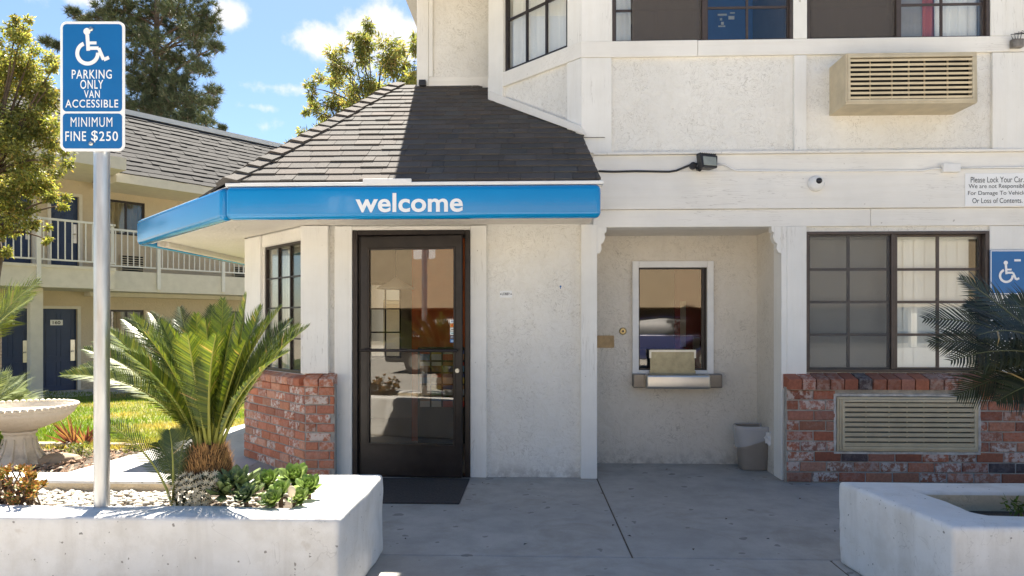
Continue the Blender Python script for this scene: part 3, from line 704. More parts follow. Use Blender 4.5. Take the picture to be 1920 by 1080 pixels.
# ---- canopy: fascia, soffit, shingles
def canopy():
    zt = FR.hit(770, 347, .79)[1]; zb = FR.hit(770, 409, .79)[1]
    zso = 2.133
    xr = atY(1127, 370, 4.95).x
    fE = FA.pt(fa_len, 0)
    # plastic fascia panels, rounded like pillows
    front = Frame((0, 4.95), (1, 0), (0, -1))
    m = MB(); m.fbox(front, xF1+.014, xr, zb, zt, -.10, .004); p1 = build(m, 'fascia_panel', M['blue'], OF, bevel=.042, seg=6); smooth_by_angle(p1, 60)
    m = MB(); text_on(m, front, 'welcome', front.hit(667, 380)[0], front.hit(868, 380)[0], front.hit(770, 398)[1], front.hit(770, 362)[1], .0065, 0, .022, 1.02)
    build(m, 'lettering', M['letter_white'], p1)
    m = MB(); m.fbox(FA, .035, fa_len, zb, zt, -.10, 0); p2 = build(m, 'fascia_panel', M['blue'], OF, bevel=.042, seg=6); smooth_by_angle(p2, 60)
    m = MB(); m.box(fE.x, fE.x+.09, fE.y+.03, 12, zb, zt); p3 = build(m, 'fascia_panel', M['blue'], OF, bevel=.03, seg=5); smooth_by_angle(p3, 60)
    # inner boards behind the fascia
    m = MB(); m.box(fE.x+.10, fE.x+.13, fE.y+.2, 12, zb+.012, zt); m.box(fE.x+.1305, fE.x+.165, fE.y+.3, 12, zso-.05, zso-.002); build(m, 'fascia_board', M['soffit'], OF)
    m = MB()
    m.fbox(front, xF1+.1, xr-.01, zb+.02, zt+.02, -.135, -.101); m.fbox(FA, .1, fa_len-.05, zb+.02, zt+.02, -.135, -.101); build(m, 'fascia_board', M['wood_h'], OF)
    # gutter lip
    m = MB(); m.fbox(front, xF1+.01, xr+.02, zt+.002, zt+.027, -.12, -.010); m.fbox(FA, .01, fa_len-.02, zt+.002, zt+.012, -.12, -.04); build(m, 'gutter_lip', M['white_paint'], OF, bevel=.006)
    m = MB(); m.px(front, 680, 335, 771, 345, -.03, -.006); build(m, 'flashing_plate', M['white_paint'], OF, bevel=.004)
    # soffit
    poly = [(xF1+.12, 5.08), (xr-.02, 5.08), (xr-.02, 5.735), (xW1, 5.735), tuple(FB.pt(bay_len, 0, .02))[:2], (FB.pt(bay_len, 0).x, 12), (fE.x+.135, 12), (fE.x+.135, fE.y+.1)]
    m = MB(); m.prism(poly, zso, zso+.02); build(m, 'soffit', M['soffit'], OF)
    # roof planes
    E0 = Vector((xF1, EY, EZ)); tH = 2.05
    def col():
        k = random.uniform(.80, 1.14); w = random.uniform(-.005, .008); return ((.090+w)*k, .081*k, (.072-w*.4)*k)
    def course(m, fr_d, fr_up, nrm, P0, sl, sr, n, dt, seed=0):
        for i in range(n):
            t0 = i*dt; a, b = sl(t0), sr(t0); x = a-random.uniform(0, .3)
            while x < b:
                w = random.choice((.09, .13, .17, .21, .25)); x1 = x+w
                aa = max(x, sl(t0)); bb = min(x1, b); aa2 = max(x, sl(t0+dt*1.15)); bb2 = max(min(x1, sr(t0+dt*1.15)), aa2)
                x = x1
                if bb-aa < .01: continue
                th = random.choice((.011, .013, .016)); wv = random.uniform(-.004, .004)
                g = .0015
                q = [P0+fr_d*(aa+g)+fr_up*(t0+wv)+nrm*th, P0+fr_d*(bb-g)+fr_up*(t0+wv)+nrm*th, P0+fr_d*(bb2-g)+fr_up*(t0+dt*1.15)+nrm*.002, P0+fr_d*(aa2+g)+fr_up*(t0+dt*1.15)+nrm*.002,
                     P0+fr_d*(aa+g)+fr_up*(t0+wv)-nrm*.004, P0+fr_d*(bb-g)+fr_up*(t0+wv)-nrm*.004]
                m.add(q, [(0, 1, 2, 3), (4, 5, 1, 0), (4, 0, 3), (1, 5, 2)], 0, col())
    up = Vector((0, 1, SL)).normalized(); nrm = Vector((0, -SL, 1)).normalized(); d = Vector((1, 0, 0))
    dt = .122; k22 = math.tan(R(22.5))/math.sqrt(1+SL*SL)
    xe = xr+.005
    def srf(t):
        y = EY+t/math.sqrt(1+SL*SL)
        return (xe-xF1) - .08*min(1, (y-EY)/.7) if y < 5.73 else (X(1090)+.25-(y-5.73))-xF1
    m = MB(); course(m, d, up, nrm, E0, lambda t: t*k22, srf, 20, dt)
    roof = build(m, 'shingle_roof', M['shingle'], OF)
    m = MB()
    d2 = (FA.d-Vector((0, 0, .085))).normalized(); n2 = FA.n; hv = Vector((math.tan(R(22.5)), 1, SL)); nr2 = hv.cross(d2).normalized(); nr2 = nr2 if nr2.z > 0 else -nr2; up2 = nr2.cross(d2).normalized(); up2 = up2 if up2.z > 0 else -up2
    E0b = Vector((xF1, EY, EZ))+Vector((0, 0, 0))
    course(m, d2, up2, nr2, E0b, lambda t: t*k22, lambda t: fa_len+.02-t*k22, 20, dt)
    build(m, 'shingle_slope', M['shingle'], roof)
    # deck under the shingles and the far slope
    T1 = E0+Vector((k22*math.sqrt(1+SL*SL)*tH, tH, SL*tH)); E2 = E0+d2*fa_len; T2 = Vector((E2.x+tH*1.0, E2.y+tH*.414, E2.z+SL*tH))
    m = MB(); e = Vector((0, 0, -.012))
    ER = Vector((xe-.01, EY, EZ)); YR = Vector((xe-.09, 5.735, EZ+SL*.735)); TR = Vector((P_ANG_END.x+.3, EY+tH, EZ+SL*tH)); YM = Vector((X(1090)+.2, 5.735, EZ+SL*.735))
    m.add([p+e for p in (E0, ER, YR, YM, TR, T1)], [(0, 1, 2, 3, 4, 5)], 0, (.05, .05, .05))
    m.add([p+e for p in (E2, E0, T1, T2)], [(0, 1, 2, 3)], 0, (.05, .05, .05))
    E3 = Vector((E2.x, 12, E2.z)); T3 = Vector((T2.x, 12, T2.z))
    m.add([p+e for p in (E3, E2, T2, T3)], [(0, 1, 2, 3)], 0, (.09, .085, .08))
    m.add([T1+e, Vector((xC+.05, T1.y, T1.z))+e, Vector((xC+.05, 12, T1.z))+e, T3+e, T2+e], [(0, 1, 2, 3, 4)], 0, (.09, .085, .08))
    build(m, 'roof_deck', M['shingle'], roof)
    # hip caps
    hd = (T1-E0).normalized(); n = 19; m = MB(); L = (T1-E0).length/n
    rr = d - hd*d.dot(hd); side_r = (up*0+rr).normalized(); side_r = (side_r-nrm*side_r.dot(nrm)).normalized()
    sl2 = d2-hd*d2.dot(hd); side_l = (sl2-nr2*sl2.dot(nr2)).normalized(); nv = (nrm+nr2).normalized()
    for i in range(n):
        p = E0+hd*(i*L); q = E0+hd*((i+1.2)*L); w = .105+random.uniform(-.006, .006); h = .030+random.uniform(-.004, .006); c = col(); c = tuple(x*1.12 for x in c)
        vs = [p+side_r*w+nrm*(h-.004), p+nv*h*1.15, p+side_l*w+nr2*(h-.004), q+side_r*w+nrm*.014, q+nv*.016, q+side_l*w+nr2*.014, p+side_r*w, p-nv*.01, p+side_l*w]
        m.add(vs, [(0, 3, 4, 1), (1, 4, 5, 2), (6, 0, 1, 7), (7, 1, 2, 8), (6, 3, 0), (2, 5, 8)], 0, c)
    build(m, 'hip_cap', M['shingle'], roof)
    # right end of the roof
    m = MB(); a = Vector((xe, EY+.01, EZ-.03)); b = Vector((xe-.085, 5.73, EZ+SL*.73-.01))
    m.add([a, b, b-Vector((0, 0, .55)), a-Vector((0, 0, .12)), a-Vector((.03, 0, 0)), b-Vector((.03, 0, 0)), b-Vector((.03, 0, .55)), a-Vector((.03, 0, .12))], [(0, 1, 2, 3), (7, 6, 5, 4), (0, 4, 5, 1), (3, 2, 6, 7), (0, 3, 7, 4)])
    build(m, 'roof_end_board', M['wood_h'], OF)
canopy()

# ---- windows
def cloth(m, fr, s0, s1, z0, z1, o, amp, wl, n=None, flare=0.0):
    n = n or max(8, int((s1-s0)/wl*8)); vs = []
    for i in range(n+1):
        t = i/n; s = s0+(s1-s0)*t; ph = 2*math.pi*(s1-s0)*t/wl
        vs += [fr.pt(s, z1, o+amp*math.sin(ph)), fr.pt(s+flare*t, z0, o+amp*1.3*math.sin(ph+.5))]
    m.add(vs, [(2*i, 2*i+1, 2*i+3, 2*i+2) for i in range(n)])
def blinds(m, fr, s0, s1, z0, z1, o, w=.089):
    n = int((s1-s0)/w); w = (s1-s0)/n
    for i in range(n):
        a = s0+i*w; t = random.uniform(.002, .007)
        m.add([fr.pt(a, z0, o), fr.pt(a+w*1.06, z0, o-t), fr.pt(a+w*1.06, z1, o-t), fr.pt(a, z1, o)], [(0, 1, 2, 3)])
def windows():
    # lower right window: two sashes
    s0, s1, z0, z1 = WLOW; sm = X(1680)
    m = MB(); f = .022
    for q in ((s0, s1, z0, z0+f), (s0, s1, z1-f, z1), (s0, s0+f, z0+f, z1-f), (s1-f*1.4, s1, z0+f, z1-f)): m.fbox(FR, *q, -.11, -.012)
    m.fbox(FR, sm-.028, sm-.002, z0+f, z1-f, -.075, -.018); m.fbox(FR, sm, sm+.028, z0+f, z1-f, -.10, -.030)
    w = build(m, 'window', M['brownframe'], OF, bevel=.003, seg=1)
    m = MB(); window_bars(m, FR, (s0+f+.001, sm-.029, z0+f+.001, z1-f-.001), 2, 4, .022, -.068, -.040, .016); build(m, 'sash', M['brownframe'], w)
    m = MB(); window_bars(m, FR, (sm+.029, s1-f*1.4-.001, z0+f+.001, z1-f-.001), 2, 4, .022, -.092, -.066, .016); build(m, 'sash', M['brownframe'], w)
    m = MB(); m.fbox(FR, s0+f, sm-.03, z0+f, z1-f, -.056, -.052); build(m, 'pane', M['glass'], w)
    m = MB(); m.fbox(FR, sm+.03, s1-f*1.4, z0+f, z1-f, -.080, -.076); build(m, 'pane', M['glass'], w)
    m = MB(); m.fbox(FR, s0+f, sm-.03, z0+f, z1-f, -.0385, -.0375); build(m, 'insect_screen', M['screen'], w)
    m = MB(); blinds(m, FR, s0+.05, s1-.085, z0-.01, z1-.045, -.15); m.fbox(FR, s0+.02, s1-.02, z1-.05, z1-.01, -.17, -.13); build(m, 'blind', M['blind'], w)
    # upper windows
    for (r, um, cfg) in ((WU1, 1322, 0), (WU2, 1687, 1)):
        s0, s1, z0, z1 = r; sm = X(um, 40); m = MB()
        for q in ((s0, s1, z0, z0+f), (s0, s1, z1-f, z1), (s0, s0+f, z0+f, z1-f), (s1-f, s1, z0+f, z1-f), (sm-.02, sm+.02, z0+f, z1-f)): m.fbox(FR, *q, -.11, -.012)
        w = build(m, 'window', M['brownframe'], OF, bevel=.003, seg=1)
        m = MB(); window_bars(m, FR, (s0+f+.001, sm-.021, z0+f+.001, z1-f-.001), 2 if cfg == 0 else 1, 3, .018, -.092, -.066, .012); build(m, 'sash', M['brownframe'], w)
        m = MB(); window_bars(m, FR, (sm+.021, s1-f-.001, z0+f+.001, z1-f-.001), 2, 3, .018, -.068, -.040, .012); build(m, 'sash', M['brownframe'], w)
        m = MB(); m.fbox(FR, s0+f, sm-.02, z0+f, z1-f, -.080, -.076); build(m, 'pane', M['glass'], w)
        m = MB(); m.fbox(FR, sm+.02, s1-f, z0+f, z1-f, -.056, -.052); build(m, 'pane', M['glass'], w)
        m = MB(); m.fbox(FR, s0+f+.004 if cfg else X(1186, 40), sm-.022, z0+f, z1-f, -.0385, -.0375); build(m, 'insect_screen', M['screen_dark'], w)
        m = MB(); cloth(m, FR, (X(1190, 40) if cfg == 0 else s0+.03), sm-.03, z0-.1, z1, -.17, .02, .16); build(m, 'curtain', simple('dim_curtain', (.14, .12, .10), .9, 0, .3, 5), w)
        m = MB()
        if cfg == 0:
            cloth(m, FR, s0+.03, X(1187, 40), z0-.1, z1, -.135, .008, .07); build(m, 'curtain', M['curtain'], w)
            m = MB(); m.fbox(FR, sm+.03, s1-.05, z0-.05, z1, -.95, -.9); rp = build(m, 'mirrored_door', simple('mirrored_blue', (.02, .10, .33), .6), w); m = MB()  # added panel, painted as the blue door mirrored in the pane
            for (ua, va, ub, vb) in ((1346, 26, 1363, 29), (1350, 34, 1354, 38), (1352, 41, 1357, 46), (1347, 48, 1360, 50), (1366, 30, 1377, 36), (1369, 23, 1378, 25)): m.px(FR, ua, va, ub, vb, -.899, -.893)
            build(m, 'mirrored_notice', M['letter_white'], rp)  # white marks painted as the mirrored door's notice
        else:
            cloth(m, FR, X(1770, 40), s1-.03, z0-.1, z1, -.14, .012, .08); build(m, 'curtain', M['curtain'], w)
            m = MB(); cloth(m, FR, X(1748, 40), X(1772, 40), z0-.1, z1, -.15, .01, .06); build(m, 'curtain', simple('red_curtain', (.45, .10, .07), .9), w)
            m = MB(); cloth(m, FR, sm+.03, X(1750, 40), z0-.1, z1, -.16, .004, .2); build(m, 'curtain', simple('grey_curtain', (.30, .28, .26), .9), w)
    # angled upper window
    r = WANG; m = MB(); window_bars(m, F_UP, r, 3, 4, .020, -.066, -.030, .03); w = build(m, 'window', M['bronze'], OF)
    m = MB(); m.fbox(F_UP, r[0]+.02, r[1]-.02, r[2]+.02, r[3]-.02, -.060, -.056); build(m, 'pane', M['glass'], w)
    m = MB(); cloth(m, F_UP, r[0]-.05, r[0]+.62, r[2]-.1, r[3], -.13, .022, .16); cloth(m, F_UP, r[0]+.62, r[1]+.02, r[2]-.1, r[3], -.12, .022, .12); build(m, 'curtain', M['curtain'], w)
    # angled lower window in the bay
    r = WBAY; m = MB(); window_bars(m, FB, r, 3, 4, .014, -.058, -.028, .026); w = build(m, 'window', M['bronze'], OF)
    m = MB(); m.fbox(FB, r[0]+.02, r[1]-.02, r[2]+.02, r[3]-.02, -.053, -.049); build(m, 'pane', M['glass'], w)
    m = MB(); blinds(m, FB, r[1]-.20, r[1]+.01, r[2]-.05, r[3]-.02, -.20, .05); build(m, 'blind', M['blind'], w)
    # service window
    r = WSV; m = MB(); fo = rect(RC, 1185, 490, 1337, 704); t = .0
    m.fbox(RC, fo[0], r[0], fo[2], fo[3], .001, .028); m.fbox(RC, r[1], fo[1], fo[2], fo[3], .001, .028)
    m.fbox(RC, r[0]+.0005, r[1]-.0005, r[3], fo[3], .001, .0275); m.fbox(RC, r[0]+.0005, r[1]-.0005, fo[2], r[2], .001, .0275)
    w = build(m, 'service_window', M['white_paint'], OF, bevel=.004)
    m = MB(); window_bars(m, RC, r, 1, 1, .01, -.06, -.006, .012); m.fbox(RC, r[1]-.04, r[1]-.013, r[2]+.012, r[3]-.012, -.05, -.02); build(m, 'frame', M['bronze'], w)
    m = MB(); m.fbox(RC, r[0]+.01, r[1]-.01, r[2]+.01, r[3]-.01, -.036, -.032); build(m, 'pane', M['servglass'], w)
windows()

# ---- lobby door, a little ajar
def lobby_door():
    s0, s1, z0, z1 = DOOR; z0 = 0
    fw = .042
    m = MB()
    m.fbox(FR, s0, s0+fw, z0, z1, -.13, .004); m.fbox(FR, s1-fw, s1, z0, z1, -.13, .004); m.fbox(FR, s0+fw, s1-fw, z1-fw, z1, -.13, .0035)
    m.fbox(FR, s0+fw, s0+fw+.018, z0, z1-fw, -.06, -.032); m.fbox(FR, s0+fw+.018, s1-fw, z1-fw-.02, z1-fw, -.06, -.033)
    m.fbox(FR, s0+fw, s1-fw, -.002, .012, -.13, .0)
    fr_o = build(m, 'door_frame', M['bronze'], OF, bevel=.004, seg=1)
    h = FR.pt(s0+fw+.02, 0, -.012); a = R(7)
    FD = Frame((h.x, h.y), (math.cos(a), -math.sin(a)), (-math.sin(a), -math.cos(a)))
    W = (s1-s0)-2*fw-.03; zt = z1-fw-.012; zb = .018
    gl = (.066, W-.058, .275, zt-.10)
    m = MB(); wall_mb(m, FD, 0, W, zb, zt, [gl], -.045, 0)
    d = build(m, 'door', M['door_metal'], OF, bevel=.004, seg=1); d['label'] = 'dark framed glass lobby door standing slightly ajar'
    m = MB(); window_bars(m, FD, gl, 1, 1, .01, -.03, .004, .012); build(m, 'glazing_bead', M['bronze'], d)
    m = MB(); m.fbox(FD, gl[0]+.004, gl[1]-.004, gl[2]+.004, gl[3]-.004, -.025, -.019); build(m, 'pane', M['doorglass'], d)
    zh = FD.hit(770, 657)[1]
    m = MB(); m.tube([FD.pt(.02, zh, .05), FD.pt(W-.03, zh, .05)], .012, 12); m.tube([FD.pt(.03, zh, 0), FD.pt(.03, zh, .05)], .008); m.tube([FD.pt(W-.04, zh, 0), FD.pt(W-.04, zh, .05)], .008)
    build(m, 'push_bar', M['bronze'], d, smooth=True)
    zk = FD.hit(861, 695)[1]
    m = MB(); m.tube([FD.pt(W-.035, zk, 0), FD.pt(W-.035, zk, .016)], .018, 16); build(m, 'lock', M['steel'], d)
    # payment stickers
    u0, u1 = FD.hit(843, 620)[0], FD.hit(854, 620)[0]
    cols = [((.85, .85, .83), (.05, .08, .35), 'VISA'), ((.8, .3, .04), (.6, .02, .02), None), ((.82, .8, .74), (.2, .15, .1), None), ((.75, .82, .8), (.1, .3, .35), None), ((.12, .12, .16), (.8, .8, .8), 'JCB'), ((.03, .2, .5), (.8, .85, .9), None)]
    for i, (c, c2, tx) in enumerate(cols):
        za = FD.hit(848, 606+7.3*i)[1]; zb_ = FD.hit(848, 599.5+7.3*i)[1]
        m = MB(); m.fbox(FD, u0, u1, za, zb_, -.0185, -.0175, 0, c); 
        if tx: text_on(m, FD, tx, u0+.006, u1-.006, za+.008, zb_-.008, -.0170, 0, .01, 1, c2)
        elif i == 1:
            disc(m, FD, (u0+(u1-u0)*.38, (za+zb_)/2), (zb_-za)*.33, -.0170, 0, 14, (.7, .01, .01)); disc(m, FD, (u0+(u1-u0)*.62, (za+zb_)/2), (zb_-za)*.33, -.0168, 0, 14, (.9, .5, .02))
        else: m.fbox(FD, u0+.008, u1-.008, za+.01, zb_-.012, -.0174, -.0170, 0, c2)
        build(m, 'sticker', M['paper'], d)
    m = MB(); m.px(FR, 818, 470, 853, 512, -.30, -.296, 0, (.42, .36, .34)); 
lobby_door()

# ------------------------------------------------------------------ things on the facade
def ac_upper():
    o1 = .27
    r = rect(FR, 1586, 100, 1832, 193, o1)
    b = FR.pt((r[0]+r[1])/2, r[2], 0)
    t = thing('air_conditioner', 'beige air conditioner box jutting from the upper wall below the window', 'air conditioner', b)
    m = MB(); s0, s1, z0, z1 = r; th = .014
    m.fbox(FR, s0, s1, z0, z0+th, -.1, o1); m.fbox(FR, s0, s1, z1-th, z1, -.1, o1); m.fbox(FR, s0, s0+th, z0+th, z1-th, -.1, o1); m.fbox(FR, s1-th, s1, z0+th, z1-th, -.1, o1)
    build(m, 'casing', M['ac'], t, bevel=.003, seg=1)
    grille(t, FR, (s0+th, s1-th, z0+th, z1-th), o1, 9, .30, .16)
def grille(t, fr, r, o, n, lo=.30, hi=.18):
    s0, s1, z0, z1 = r
    m = MB(); m.fbox(fr, s0+.001, s1-.001, z0+.001, z1-.001, o-.16, o-.07); build(m, 'coil', M['ac_dark'], t)
    fw = .022; m = MB(); window_bars(m, fr, r, 1, 1, .01, o-.05, o+.004, fw); build(m, 'front_frame', M['ac'], t, bevel=.003, seg=1)
    a0, a1, b0, b1 = s0+fw, s1-fw, z0+fw, z1-fw
    for i in range(n):
        z = b0+(b1-b0)*(i+.5)/n; h = (b1-b0)/n; m = MB()
        P = [fr.pt(s, zz, oo) for s in (a0, a1) for (zz, oo) in ((z-h*lo, o-.004), (z+h*.20, o-.030), (z+h*.32, o-.030), (z+h*hi, o+.001))]
        m.add(P, [(0, 1, 2, 3), (7, 6, 5, 4), (0, 4, 5, 1), (1, 5, 6, 2), (2, 6, 7, 3), (3, 7, 4, 0)]); build(m, 'louver', M['ac'], t)
    for k in (.18, .36, .5, .63, .82):
        s = a0+(a1-a0)*k; m = MB(); m.fbox(fr, s-.003, s+.003, b0, b1, o-.045, o-.031); build(m, 'rib', M['ac'], t)
def ac_lower():
    r = AC2; r = (r[0]+.004, r[1]-.004, r[2]+.004, r[3]-.004)
    t = thing('air_conditioner', 'beige air conditioner grille set flush in the red brick wall', 'air conditioner', BR.pt((r[0]+r[1])/2, r[2], 0))
    m = MB(); window_bars(m, BR, r, 1, 1, .01, -.065, .012, .016); m.fbox(BR, r[0]+.016, r[0]+.034, r[2]+.017, r[3]-.017, -.06, .02); build(m, 'casing', M['ac'], t, bevel=.003, seg=1)
    grille(t, BR, (r[0]+.035, r[1]-.017, r[2]+.017, r[3]-.017), .022, 9, .45, .26)
ac_upper(); ac_lower()

def facade_bits():
    # flood light
    c = FR.hit(1328, 303, .12); t = thing('flood_light', 'small black flood light fixed to the white band above the recess', 'flood light', FR.pt(c[0]-.02, c[1]-.06, .05))
    fl = Frame(FR.pt(c[0], 0, .12), (math.cos(R(20)), math.sin(R(20))), (math.sin(R(20)), -math.cos(R(20))))
    m = MB(); z = c[1]
    m.hexa([fl.pt(s, zz, o) for (zz, k) in ((z-.055, .8), (z+.055, 1)) for (s, o) in ((-.085*k, .03 if k < 1 else .01), (.085*k, .03 if k < 1 else .01), (.07*k, -.07), (-.07*k, -.07))]); build(m, 'housing', M['black'], t, bevel=.008)
    m = MB()
    for i in range(9): m.fbox(fl, -.07+i*.0175-.003, -.07+i*.0175+.003, z+.052, z+.070, -.06, .0)
    build(m, 'cooling_fin', M['black'], t)
    m = MB(); m.hexa([fl.pt(s, zz, o) for (zz, o_) in ((z-.038, .036), (z+.036, .021)) for (s, o) in ((-.06, o_), (.06, o_), (.06, o_-.02), (-.06, o_-.02))]); build(m, 'lens', M['lampglass'], t, bevel=.003)
    m = MB(); m.tube([fl.pt(-.02, z-.02, -.06), fl.pt(-.05, z-.06, -.05), FR.pt(c[0]-.06, z-.03, 0)], .016, 8); m.tube([FR.pt(c[0]-.10, z-.01, .0), FR.pt(c[0]-.10, z-.01, .03)], .03, 12); build(m, 'bracket', M['black'], t)
    # dark cable and pale conduit
    m = MB(); P = lambda u, v, o=.02: FR.pt(*FR.hit(u, v, o), o)
    m.tube([P(1122, 321), P(1150, 322), P(1190, 321), P(1255, 322), P(1268, 320), P(1285, 313), P(1298, 308), P(1308, 307, .04)], .009, 8); tag(build(m, 'cable', M['black'], smooth=True), 'dark cable running along the white band to the flood light', 'cable')
    m = MB(); m.tube([P(1346, 308), P(1360, 309), P(1372, 316), P(1382, 320), P(1500, 321), P(1730, 320), P(1742, 317), P(1768, 315)], .008, 8); m.tube([P(1800, 315), P(1960, 313)], .008, 8)
    tag(build(m, 'conduit', M['white_paint'], smooth=True), 'white painted conduit on the facade band right of the flood light', 'conduit')
    m = MB(); m.px(FR, 1769, 306, 1802, 322, .002, .05); tag(build(m, 'junction_box', M['white_paint'], bevel=.005), 'small white junction box on the conduit above the notice', 'junction box')
    # camera dome
    c = FR.hit(1531, 344, .03); t = thing('security_camera', 'round white security camera with dark eye on the facade band', 'camera', FR.pt(c[0], c[1]-.065, .02))
    def lens(m, c, r, o0, prof, mi=0):
        n = 28; vs = []; k = len(prof)
        for (q, o) in prof:
            for i in range(n): vs.append(FR.pt(c[0]+r*q*math.cos(6.2832*i/n), c[1]+r*q*math.sin(6.2832*i/n), o0+o))
        m.add(vs, [(j*n+i, j*n+(i+1) % n, (j+1)*n+(i+1) % n, (j+1)*n+i) for j in range(k-1) for i in range(n)]+[tuple((k-1)*n+i for i in range(n))], mi)
    m = MB(); lens(m, c, .064, .0125, [(1, 0), (1, .02), (.93, .034), (.78, .045), (.4, .05)]); build(m, 'body', M['white_paint'], t, smooth=True)
    m = MB(); lens(m, (c[0]+.008, c[1]+.016), .026, .058, [(1, -.004), (.9, .012), (.5, .022), (.2, .025)]); build(m, 'eye', simple('dark_dome', (.02, .02, .025), .1), t, smooth=True)
    m = MB(); disc(m, FR, (c[0]-.042, c[1]-.002), .006, .0555); disc(m, FR, (c[0]+.048, c[1]-.002), .006, .0548); build(m, 'screw', M['black'], t)
    # notice
    t0 = rect(FR, 1810, 325, 1937, 386, .02); t = thing('notice_sign', 'white notice about locking cars at the right end of the facade', 'sign', FR.pt((t0[0]+t0[1])/2, t0[2], .02))
    m = MB(); m.fbox(FR, *t0, .0125, .018); build(m, 'board', M['letter_white'], t, bevel=.003, seg=1)
    m = MB(); Wd = t0[1]-t0[0]
    for (tx, v0, v1, ua, ub) in (('Please Lock Your Car.', 342.5, 331, 1820, 1920), ('We are not Responsible', 355.5, 344.5, 1816, 1925), ('For Damage To Vehicles', 368, 357.5, 1815, 1928), ('Or Loss of Contents.', 381, 371, 1823, 1917)):
        a = FR.hit(ua, v0, .018); b = FR.hit(ub, v1, .018); text_on(m, FR, tx, a[0], b[0], a[1], b[1], .0195, 0, .0)
    build(m, 'lettering', simple('ink', (.02, .03, .03), .6), t)
    # lobby plate
    r = rect(FR, 937, 545, 960, 558, -.02); t = thing('lobby_sign', 'tiny white LOBBY plate on the stucco right of the door', 'sign', FR.pt((r[0]+r[1])/2, r[2], -.02))
    m = MB(); m.fbox(FR, *r, -.028, -.022); build(m, 'plate', M['letter_white'], t)
    m = MB(); text_on(m, FR, 'LOBBY', r[0]+.018, r[1]-.018, r[2]+.02, r[3]-.016, -.0208, 0, .012); disc(m, FR, (r[0]+.008, (r[2]+r[3])/2), .005, -.0208); disc(m, FR, (r[1]-.008, (r[2]+r[3])/2), .005, -.0208)
    build(m, 'lettering', simple('ink_black', (.015, .015, .015), .6), t)
    m = MB(); c = FR.hit(1051, 537, -.03); disc(m, FR, c, .008, -.0285, 0, 12); m.fbox(FR, c[0]-.003, c[0]+.003, c[1]-.02, c[1]-.006, -.0299, -.0288)
    tag(build(m, 'paint_mark', M['sign_blue']), 'small blue mark on the stucco between door and recess', 'mark')
    # mail slot, bell, tray
    r = rect(RC, 1119, 629, 1151, 652, 0); r = (r[0]-.06, r[1], r[2], r[3]); t = thing('mail_slot', 'tan framed mail slot low on the recess wall', 'mail slot', RC.pt((r[0]+r[1])/2, r[2], 0))
    m = MB(); window_bars(m, RC, r, 1, 1, .01, .001, .016, .018); build(m, 'frame', M['woodslot'], t, bevel=.003)
    m = MB(); m.fbox(RC, r[0]+.017, r[1]-.017, r[2]+.017, r[3]-.017, .001, .008); build(m, 'flap', M['woodslot'], t)
    c = RC.hit(1168, 621, .01); t = thing('doorbell', 'round brass doorbell left of the service window', 'doorbell', RC.pt(c[0], c[1]-.03, 0))
    m = MB(); m.tube([RC.pt(c[0], c[1], .001), RC.pt(c[0], c[1], .006), RC.pt(c[0], c[1], .012)], [.034, .034, .026], 24); build(m, 'plate', M['brass'], t, smooth=False)
    m = MB(); m.tube([RC.pt(c[0], c[1], .012), RC.pt(c[0], c[1], .018)], .010, 12); build(m, 'button', M['black'], t)
    r = rect(RC, 1197, 703, 1337, 731, .24); zz = (r[2], r[3]); c0, c1 = RC.hit(1185, 715, .0)[0], RC.hit(1349, 715, .0)[0]
    t = thing('cash_tray', 'stainless steel cash tray under the service window', 'cash tray', RC.pt((c0+c1)/2, zz[0], .1))
    s0, s1 = RC.hit(1212, 715, .2)[0], RC.hit(1334, 715, .2)[0]
    m = MB(); m.fbox(RC, s0, s1, zz[0], zz[1], .06, .20); o = build(m, 'tray_body', M['steel'], t, bevel=.024, seg=5); smooth_by_angle(o, 60)
    m = MB(); m.fbox(RC, c0, c1, zz[0]+.004, zz[1]-.003, .0005, .10); build(m, 'tray_back', simple('dull_steel', (.20, .185, .165), .38, .9, .15, 8), t, bevel=.006)
    r = rect(RC, 1219, 657, 1303, 699, .06)
    m = MB(); m.fbox(RC, r[0], r[1], r[2], r[3], .05, .058); build(m, 'flap', M['dullbrass'], t, bevel=.003)
    m = MB(); m.fbox(RC, r[0]-.008, r[1]+.008, r[3]-.014, r[3]+.006, .045, .068); m.fbox(RC, r[0]-.008, r[0]+.01, r[3]-.07, r[3]-.0141, .046, .067); m.fbox(RC, r[1]-.01, r[1]+.008, r[3]-.07, r[3]-.0141, .046, .067); build(m, 'flap_edge', simple('pale_metal', (.6, .58, .5), .4, .7), t)
    m = MB(); m.fbox(RC, r[0]-.005, r[1]+.005, r[2]-.012, r[2]+.016, .046, .066); 
    for k in (.12, .37, .85): m.tube([RC.pt(r[0]+(r[1]-r[0])*k, r[2]+.012, .066), RC.pt(r[0]+(r[1]-r[0])*k, r[2]+.012, .072)], .009, 10)
    build(m, 'hinge', M['dullbrass'], t)
    # blue access sign at right
    r = rect(FR, 1860, 468, 1944, 552, .03); t = thing('access_sign', 'square blue wheelchair sign on the wall above the dark cycad', 'sign', FR.pt((r[0]+r[1])/2, r[2], .03))
    m = MB(); m.fbox(FR, *r, .0, .006); build(m, 'plate', M['sign_blue'], t, bevel=.002, seg=1)
    m = MB(); window_bars(m, FR, (r[0]+.004, r[1]-.004, r[2]+.004, r[3]-.004), 1, 1, .01, .0062, .0072, .007); build(m, 'border', M['letter_white'], t)
    m = MB(); cx = r[0]+.36*(r[1]-r[0]); cz = r[2]+.42*(r[3]-r[2]); wheelchair(m, FR, cx, cz, .0026, .0075); m.px(FR, 1902, 486, 1914, 490, .0062, .008); build(m, 'symbol', M['letter_white'], t)
    # door mat
    a = atZ(658, 944, 0); b = atZ(862, 944, 0); y1 = 5.66; m = MB(); m.box(a.x, b.x, a.y, y1, .0005, .012)
